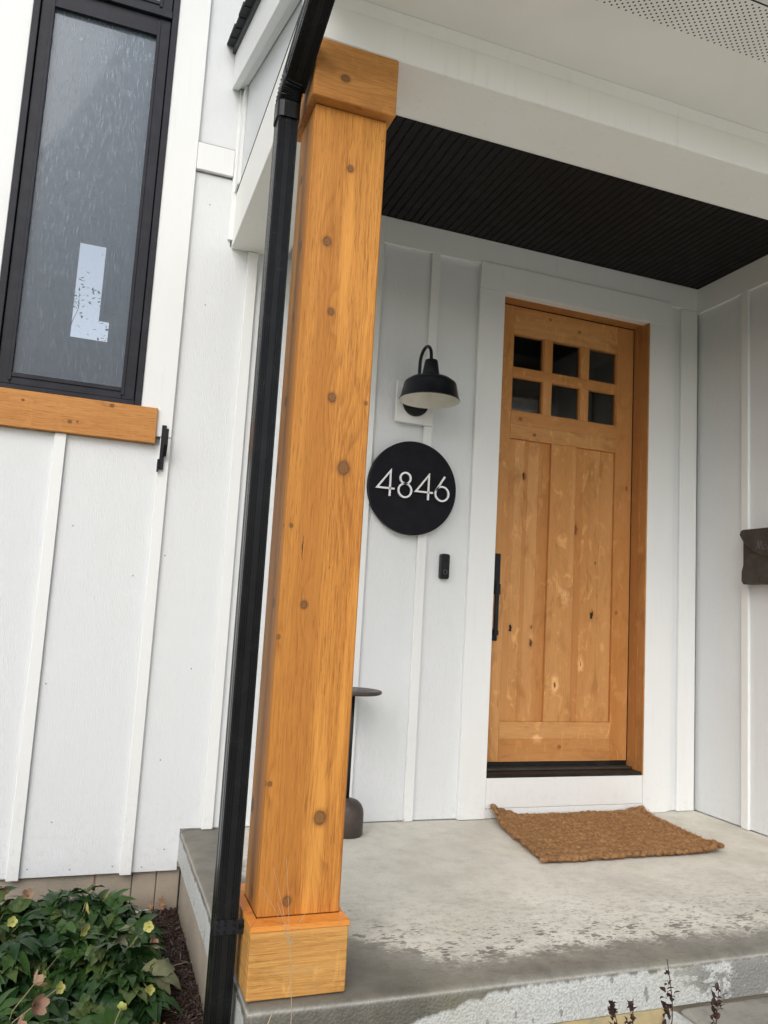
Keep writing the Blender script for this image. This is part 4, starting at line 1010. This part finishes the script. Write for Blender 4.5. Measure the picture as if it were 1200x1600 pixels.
# ------------------------------------------------------------------ mulch
b = bmesh.new()
for i in range(11000):
    x = rnd.uniform(-2.7, -1.475) if i % 3 else rnd.uniform(-1.75, -1.475); y = rnd.uniform(-1.9, 0.018)
    z = gz(x, y) + rnd.uniform(0.0, 0.012)
    ln, wd, th = rnd.uniform(0.006, 0.026), rnd.uniform(0.001, 0.0035), rnd.uniform(0.0007, 0.002)
    if rnd.random() < 0.03: ln *= 1.9; wd *= 1.6
    rot = Matrix.Rotation(rnd.uniform(0, 6.28), 3, 'Z') @ Matrix.Rotation(rnd.gauss(0, 0.4), 3, 'Y') @ Matrix.Rotation(rnd.uniform(0, 3), 3, 'X')
    cs = [Vector((sx*ln, sy*wd*(0.5 if sx > 0 else 1), sz*th)) for sx in (-1, 1) for sy in (-1, 1) for sz in (-1, 1)]
    vs = [b.verts.new(rot @ c0 + Vector((x, y, z))) for c0 in cs]
    for f in ((0, 1, 3, 2), (4, 6, 7, 5), (0, 4, 5, 1), (2, 3, 7, 6), (0, 2, 6, 4), (1, 5, 7, 3)): b.faces.new([vs[q] for q in f])
o = link('bark_mulch', b, M['mulch']); o['kind'] = 'stuff'; o['label'] = 'dark shredded bark mulch in the bed'; o['category'] = 'mulch'
# oak leaves
def oak_leaf(L0, wd, curl, seed):
    rr = random.Random(seed); b = bmesh.new(); n = 22; lc = []; lr = []; ll = []
    for i in range(n+1):
        t = i/n; base = math.sin(math.pi*min(t*1.0, 1))**0.7
        lobe = 0.55+0.45*math.cos(t*2*math.pi*3.4+math.pi); hw = wd*max(0.03, base*lobe*(0.6+0.5*t))
        z = curl*(t-0.5)**2*4*L0*0.3
        lc.append(b.verts.new((0, t*L0, z))); lr.append(b.verts.new((hw, t*L0+0.3*hw, z+hw*0.35+rr.uniform(-.001, .001)))); ll.append(b.verts.new((-hw, t*L0+0.3*hw, z+hw*0.30+rr.uniform(-.001, .001))))
    for i in range(n):
        b.faces.new((lc[i], lr[i], lr[i+1], lc[i+1])); b.faces.new((ll[i], lc[i], lc[i+1], ll[i+1]))
    return b
def place(name, bm, mat, loc, rot, label, cat, group=None, scale=1.0, smooth=True):
    me = bpy.data.meshes.new(name); bm.to_mesh(me); bm.free(); me.materials.append(mat)
    for p in me.polygons: p.use_smooth = smooth
    o = bpy.data.objects.new(name, me); COL.objects.link(o); o.location = loc; o.rotation_euler = rot; o.scale = (scale,)*3
    o['label'] = label; o['category'] = cat
    if group: o['group'] = group
    return o
GL = 'dry leaves on the mulch'
place('oak_leaf', oak_leaf(.085, .035, .6, 1), M['dry'], (-1.575, -1.02, gz(-1.575, -1.02)+.018), (0.15, 0.1, 1.2), 'large tan oak leaf on the mulch near the foot of the downspout', 'leaf', GL)
place('oak_leaf', oak_leaf(.06, .022, 1.0, 2), M['dry'], (-1.545, -0.04, gz(-1.545, -0.04)+.02), (0.9, 0.2, 0.3), 'russet curled leaf standing in the corner between foundation and slab', 'leaf', GL)
place('oak_leaf', oak_leaf(.055, .02, 1.0, 3), M['dry'], (-1.60, -0.06, gz(-1.6, -.06)+.015), (0.6, -0.3, -0.7), 'russet leaf leaning on the tan foundation by the pale tag', 'leaf', GL)
place('oak_leaf', oak_leaf(.06, .02, .6, 4), M['dry'], (-1.56, -0.10, gz(-1.56, -.1)+.015), (0.2, 0.3, 2.0), 'brown flat leaf just in front of the curled corner leaf', 'leaf', GL)
place('oak_leaf', oak_leaf(.06, .022, .8, 5), M['dry'], (-1.53, -1.15, gz(-1.53, -1.15)+.015), (0.1, 0.3, 0.2), 'brown oak leaf at the bottom beside the slab footing', 'leaf', GL)
for (lx, ly, lrz) in ((-0.435, -0.035, 1.3), ):
    place('porch_leaf', oak_leaf(.045, .014, 1.2, 9), M['dry'], (lx, ly, 0.006), (0.1, 0.2, lrz), 'tiny dry brown leaf on the slab against the back wall', 'leaf')
tg = box(-0.045, 0.045, -0.016, 0.016, -0.001, 0.001, 0.0005)
for v_ in tg.verts: v_.co.z += 0.012*math.sin(v_.co.x*40); v_.co.y *= (1 if v_.co.x < 0.01 else 0.5)
place('plant_tag', tg, M['tag'], (-1.645, -0.06, gz(-1.645, -.06)+.028), (0.75, 0, 0.05), 'faded bluish plastic plant tag lying against the foundation', 'plant tag', smooth=False)
# twigs in mulch
for i, (tx, ty, ta, ln) in enumerate(((-1.60, -0.62, .4, .12), (-1.56, -.9, 2.6, .09), (-1.62, -.35, 1.2, .10))):
    c0 = Vector((tx, ty, gz(tx, ty)+.014)); dd = Vector((math.cos(ta), math.sin(ta), 0.05))*ln
    place('twig', tube([Vector((0, 0, 0)), dd*.5+Vector((0, 0, .004)), dd], .0016, 6), M['straw'], c0, (0, 0, 0),
          ('thin pale twig in the middle of the mulch strip', 'short pale twig on the mulch nearest the viewer', 'pale twig on the mulch nearest the foundation')[i], 'twig')

# ------------------------------------------------------------------ hellebores
def leaflet(b, base, ang, L0, wd, droop, fold=0.35, n=9, tooth=0.0, rr=rnd):
    dx, dy = math.cos(ang), math.sin(ang); mid, lf, rt = [], [], []
    for i in range(n+1):
        t = i/n; r_ = t*L0; hw = wd*max(0.02, math.sin(math.pi*(0.03+0.97*t)**0.85))*(1+tooth*((i % 2)-.5)) if i < n else 0.0005
        z = L0*(0.30*t*(1-t)*1.5 - droop*t*t)
        p = Vector((base[0]+dx*r_, base[1]+dy*r_, base[2]+z)); s = Vector((-dy, dx, 0))
        wav = 0.12*math.sin(i*2.1+ang*3)
        mid.append(b.verts.new(p)); lf.append(b.verts.new(p+s*hw+Vector((0, 0, hw*(fold+wav))))); rt.append(b.verts.new(p-s*hw+Vector((0, 0, hw*(fold-wav)))))
    for i in range(n):
        b.faces.new((mid[i], mid[i+1], lf[i+1], lf[i])); b.faces.new((rt[i], rt[i+1], mid[i+1], mid[i]))
def palm(seed, nl=5, L0=0.10, wd=0.021):
    rr = random.Random(seed); b = bmesh.new()
    for k in range(nl):
        a_ = (k-(nl-1)/2)*rr.uniform(0.55, 0.75)
        leaflet(b, (0, 0, 0), a_, L0*(1-0.12*abs(k-(nl-1)/2))*rr.uniform(.9, 1.1), wd*rr.uniform(.85, 1.15), rr.uniform(.15, .5), rr.uniform(.15, .45), tooth=0.12, rr=rr)
    return b
def mkmesh(name, bm, mat):
    me = bpy.data.meshes.new(name); bm.to_mesh(me); bm.free(); me.materials.append(mat)
    for p in me.polygons: p.use_smooth = True
    return me
leafm = [mkmesh('leaf', palm(i, 6 if i % 2 else 5, rnd.uniform(.075, .125), rnd.uniform(.015, .024)), M['leaf']) for i in range(7)]
leafy = [mkmesh('leaf', palm(20+i, 3, rnd.uniform(.05, .075), rnd.uniform(.017, .024)), M['leaf2']) for i in range(4)]
leafp = [mkmesh('leaf', palm(40+i, 3, 0.095, 0.022), M['leafpale']) for i in range(2)]
def flower(seed, mat, R0=0.030, cup=0.5):
    rr = random.Random(seed); b = bmesh.new()
    for k in range(5):
        a_ = k*2*math.pi/5 + rr.uniform(-.15, .15); n = 6; mid, lf, rt = [], [], []
        for i in range(n+1):
            t = i/n; hw = R0*0.52*math.sin(math.pi*(0.08+0.84*t)**1.0)**0.8; r_ = R0*t; z = cup*R0*t*t
            p = Vector((math.cos(a_)*r_, math.sin(a_)*r_, z)); s = Vector((-math.sin(a_), math.cos(a_), 0))
            mid.append(b.verts.new(p)); lf.append(b.verts.new(p+s*hw+Vector((0, 0, hw*.3)))); rt.append(b.verts.new(p-s*hw+Vector((0, 0, hw*.3))))
        for i in range(n): b.faces.new((mid[i], mid[i+1], lf[i+1], lf[i])); b.faces.new((rt[i], rt[i+1], mid[i+1], mid[i]))
    for k in range(14):
        a_ = rr.uniform(0, 6.28); r_ = rr.uniform(0, R0*.22); p = Vector((math.cos(a_)*r_, math.sin(a_)*r_, 0))
        tube([p, p*1.5+Vector((0, 0, R0*.35))], 0.0009, 4, b)
    return mkmesh('flower', b, mat)
flow_y = [flower(i, M['petal_y'], .022, .35) for i in range(3)]; flow_p = [flower(i+9, M['petal_p'], .024, .9) for i in range(3)]
def child(name, me, P, base, loc, rot, sc_=1.0):
    o = bpy.data.objects.new(name, me); COL.objects.link(o); o.parent = P; o.location = Vector(loc)-Vector(base); o.rotation_euler = rot; o.scale = (sc_,)*3
    return o
def hellebore(label, cx, cy, rx, ry, h, nleaf, flowers, seed, npale=0):
    rr = random.Random(seed); base = Vector((cx, cy, gz(cx, cy)))
    P = thing('hellebore_plant', label, 'plant', tuple(base), 'hellebores in the bed')
    stems = bmesh.new()
    for i in range(int(nleaf*1.7)):
        a_ = rr.uniform(0, 2*math.pi); q = math.sqrt(rr.random()); px_, py_ = cx+rx*q*math.cos(a_), cy+ry*q*math.sin(a_)
        zz = gz(px_, py_) + h*(1-0.62*q*q)*rr.uniform(0.45, 1.0)
        me = rr.choice(leafm) if rr.random() < .70 else rr.choice(leafy)
        out = math.atan2(py_-cy, px_-cx) + rr.uniform(-.9, .9)
        tilt = rr.uniform(-.7, .9)
        if py_ > -0.16: out = rr.uniform(-2.4, -0.7); 
        if px_ > -1.66: out = rr.uniform(-2.2, -1.0)
        child('leaf', me, P, base, (px_, py_, zz), (rr.uniform(-.4, .4), -tilt+rr.uniform(-.2, .2), out), rr.uniform(.75, 1.2))
        if i % 3 == 0: tube([(cx+(px_-cx)*.3, cy+(py_-cy)*.3, gz(cx, cy)), ((cx+px_)/2, (cy+py_)/2, (zz+gz(cx, cy))/2+.03), (px_, py_, zz)], .0024, 5, stems)
    for i in range(npale):
        child('leaf', leafp[i % 2], P, base, (cx+rx*.55+.03*i, cy-ry*.35-.05*i, gz(cx, cy)+h*.62), (0.5, 0.25, -.5+.5*i), 1.25)
    for (fx_, fy_, fz_, kind, sc_) in flowers:
        fz = gz(fx_, fy_) + fz_ + (0.035 if fy_ < -0.35 else 0.0)
        me = rr.choice(flow_y if kind == 'y' else flow_p)
        toward = Vector((-1.943-fx_, -3.70-fy_, 1.0-fz)).normalized()+Vector((rr.uniform(-.6, .6), rr.uniform(-.3, .3), rr.uniform(-.5, .3)))
        e = toward.to_track_quat('Z', 'Y').to_euler()
        child('flower', me, P, base, (fx_, fy_, fz), (e.x, e.y, e.z+rr.uniform(0, 3)), sc_)
        tube([(cx+(fx_-cx)*.35, cy+(fy_-cy)*.35, gz(cx, cy)+.04), ((cx+fx_)/2+.01, (cy+fy_)/2, fz*.5+.5*gz(cx, cy)+.06), (fx_-toward.x*.004, fy_-toward.y*.004, fz-toward.z*.004)], .0017, 5, stems)
    part('stems', stems, M['stem'], P)
hellebore('leafy dark green hellebore at the left, with a pink flower near the wall', -2.20, -0.52, .30, .36, .27, 85, [(-2.07, -.33, .22, 'p', .9), (-2.16, -.42, .24, 'p', .9), (-2.10, -.62, .20, 'y', .8)], 3)
hellebore('hellebore in the middle with two open yellow green flowers', -1.90, -0.45, .26, .36, .24, 95, [(-1.865, -.60, .215, 'y', 1.0), (-1.870, -.72, .19, 'y', 1.05), (-1.79, -.32, .19, 'y', .8), (-1.98, -.95, .17, 'y', .7)], 5, 1)
hellebore('hellebore beside the mulch strip, pale flowers leaning to the right', -1.76, -0.66, .16, .38, .19, 60, [(-1.645, -.62, .14, 'y', .9), (-1.640, -.68, .11, 'p', .9), (-1.64, -.80, .09, 'y', .75), (-1.66, -.95, .08, 'y', .8), (-1.73, -.30, .17, 'p', .8)], 8, 2)
hellebore('low hellebore at the bottom left corner with drooping pink flowers', -2.12, -1.10, .30, .24, .17, 60, [(-2.00, -1.02, .17, 'p', 1.15), (-1.99, -1.08, .14, 'p', 1.2), (-2.03, -1.15, .12, 'p', 1.0), (-1.93, -1.02, .15, 'y', .8)], 12)
hellebore('low hellebore at the bottom edge left of the oak leaf', -1.80, -1.16, .17, .26, .13, 42, [(-1.75, -1.1, .12, 'y', .7)], 15)

# ------------------------------------------------------------------ dark shrub sprigs in front of the slab
def sprig(label, x, y, top_z, lean, seed, dens=1.0, h=.42):
    rr = random.Random(seed); base = Vector((x-lean*0.6, y, top_z-h)); P = thing('shrub_sprig', label, 'shrub', tuple(base), 'dark leafed sprigs rising before the slab')
    path = [base + Vector((lean*t*.6+.006*math.sin(t*9+seed), .01*math.sin(t*7), h*t)) for t in [i/10 for i in range(11)]]
    part('stem', tube(path, .0023, 6, taper=(1, .4)), M['barb'], P)
    lm = bmesh.new()
    leaflet(lm, (0, 0, 0), 0, .024, .0075, .1, .3, 5); me = mkmesh('leaf', lm, M['barb'])
    nL = int(95*dens)
    for i in range(nL):
        t = rr.random()**.8; p = path[0].lerp(path[-1], t) + Vector((.006*math.sin(t*9+seed), 0, 0)); p = p + Vector((rr.gauss(0, .007*(1.35-t)), rr.gauss(0, .006), 0))
        if t > .93 and dens < 1: continue
        o = child('leaf', me, P, base, p, (rr.uniform(-.5, .5), -rr.uniform(.2, 1.2), rr.uniform(0, 6.28)), rr.uniform(.6, 1.15)*(1.15-.5*t))
GSx = -0.61
sprig('tall thin dark sprig with a bare tip, second from the right', -0.596, -2.1, .236, .03, 1, .9)
sprig('leafy dark sprig at the left of the four before the slab', -0.745, -2.1, .163, -.09, 2, 1.3)
sprig('short dark sprig just left of the tallest one', -0.690, -2.1, .158, .05, 3, 1.1)
sprig('dark sprig leaning right, nearest the step', -0.448, -2.1, .160, .10, 4, 1.3)
# dry stalk before the post
stb = thing('dry_grass_stalk', 'thin dry grass stalk with wispy pale heads before the post foot', 'stalk', (-1.405, -1.75, -.44))
part('stem', tube([(-1.40, -1.76, -.44), (-1.404, -1.755, -.1), (-1.407, -1.75, .05), (-1.422, -1.75, .21)], .0014, 6, taper=(1, .5)), M['straw'], stb)
hd = bmesh.new()
for (ax, az) in ((-1.500, .34), (-1.475, .38), (-1.445, .40), (-1.39, .27), (-1.46, .30)):
    tube([(-1.422, -1.75, .20), ((ax-1.422)/2, -1.75, (az+.2)/2+.006), (ax, -1.75, az)], .0005, 4, hd)
part('seed_head', hd, M['straw'], stb)
stalk2 = place('bent_straw', tube([(0, 0, 0), (.02, 0, .12), (.05, 0, .2)], .0015, 5), M['straw'], (-1.475, -1.64, -.2), (0, 0, 0), 'short bent straw between the downspout and the post foot', 'stalk')

# ------------------------------------------------------------------ tree beyond the far room window
tr = thing('garden_tree', 'bare branched tree seen through the far room window', 'tree', (-2.45, 8.5, -0.46))
trk = bmesh.new(); twigs = []
def grow(p, d, L0, r, lv):
    n_ = 4; pts_ = [p]
    for i in range(n_):
        d = (d + Vector((rnd.gauss(0, .12), rnd.gauss(0, .12), .05))).normalized(); p = p + d*L0/n_; pts_.append(p)
    tube(pts_, r, 5, trk, taper=(1, .6))
    if lv == 0: twigs.append(p); twigs.append(pts_[2]); return
    for k_ in range(3): grow(p, (d + Vector((rnd.gauss(0, .55), rnd.gauss(0, .55), rnd.uniform(-.1, .4)))).normalized(), L0*.62, r*.55, lv-1)
grow(Vector((-2.45, 8.5, -.46)), Vector((0, 0, 1)), 2.5, .06, 5)
part('trunk', trk, M['shingle'], tr)
lb = bmesh.new()
for p in twigs:
    for k_ in range(5):
        q = p + Vector((rnd.gauss(0, .16), rnd.gauss(0, .16), rnd.gauss(0, .14))); e_ = Vector((rnd.gauss(0, 1), rnd.gauss(0, 1), rnd.gauss(0, 1))).normalized()*.03; g_ = e_.cross(Vector((0, 0, 1)))*.6
        lb.faces.new([lb.verts.new(v_) for v_ in (q-e_, q+g_, q+e_, q-g_)])
part('crown', lb, M['leaf'], tr)
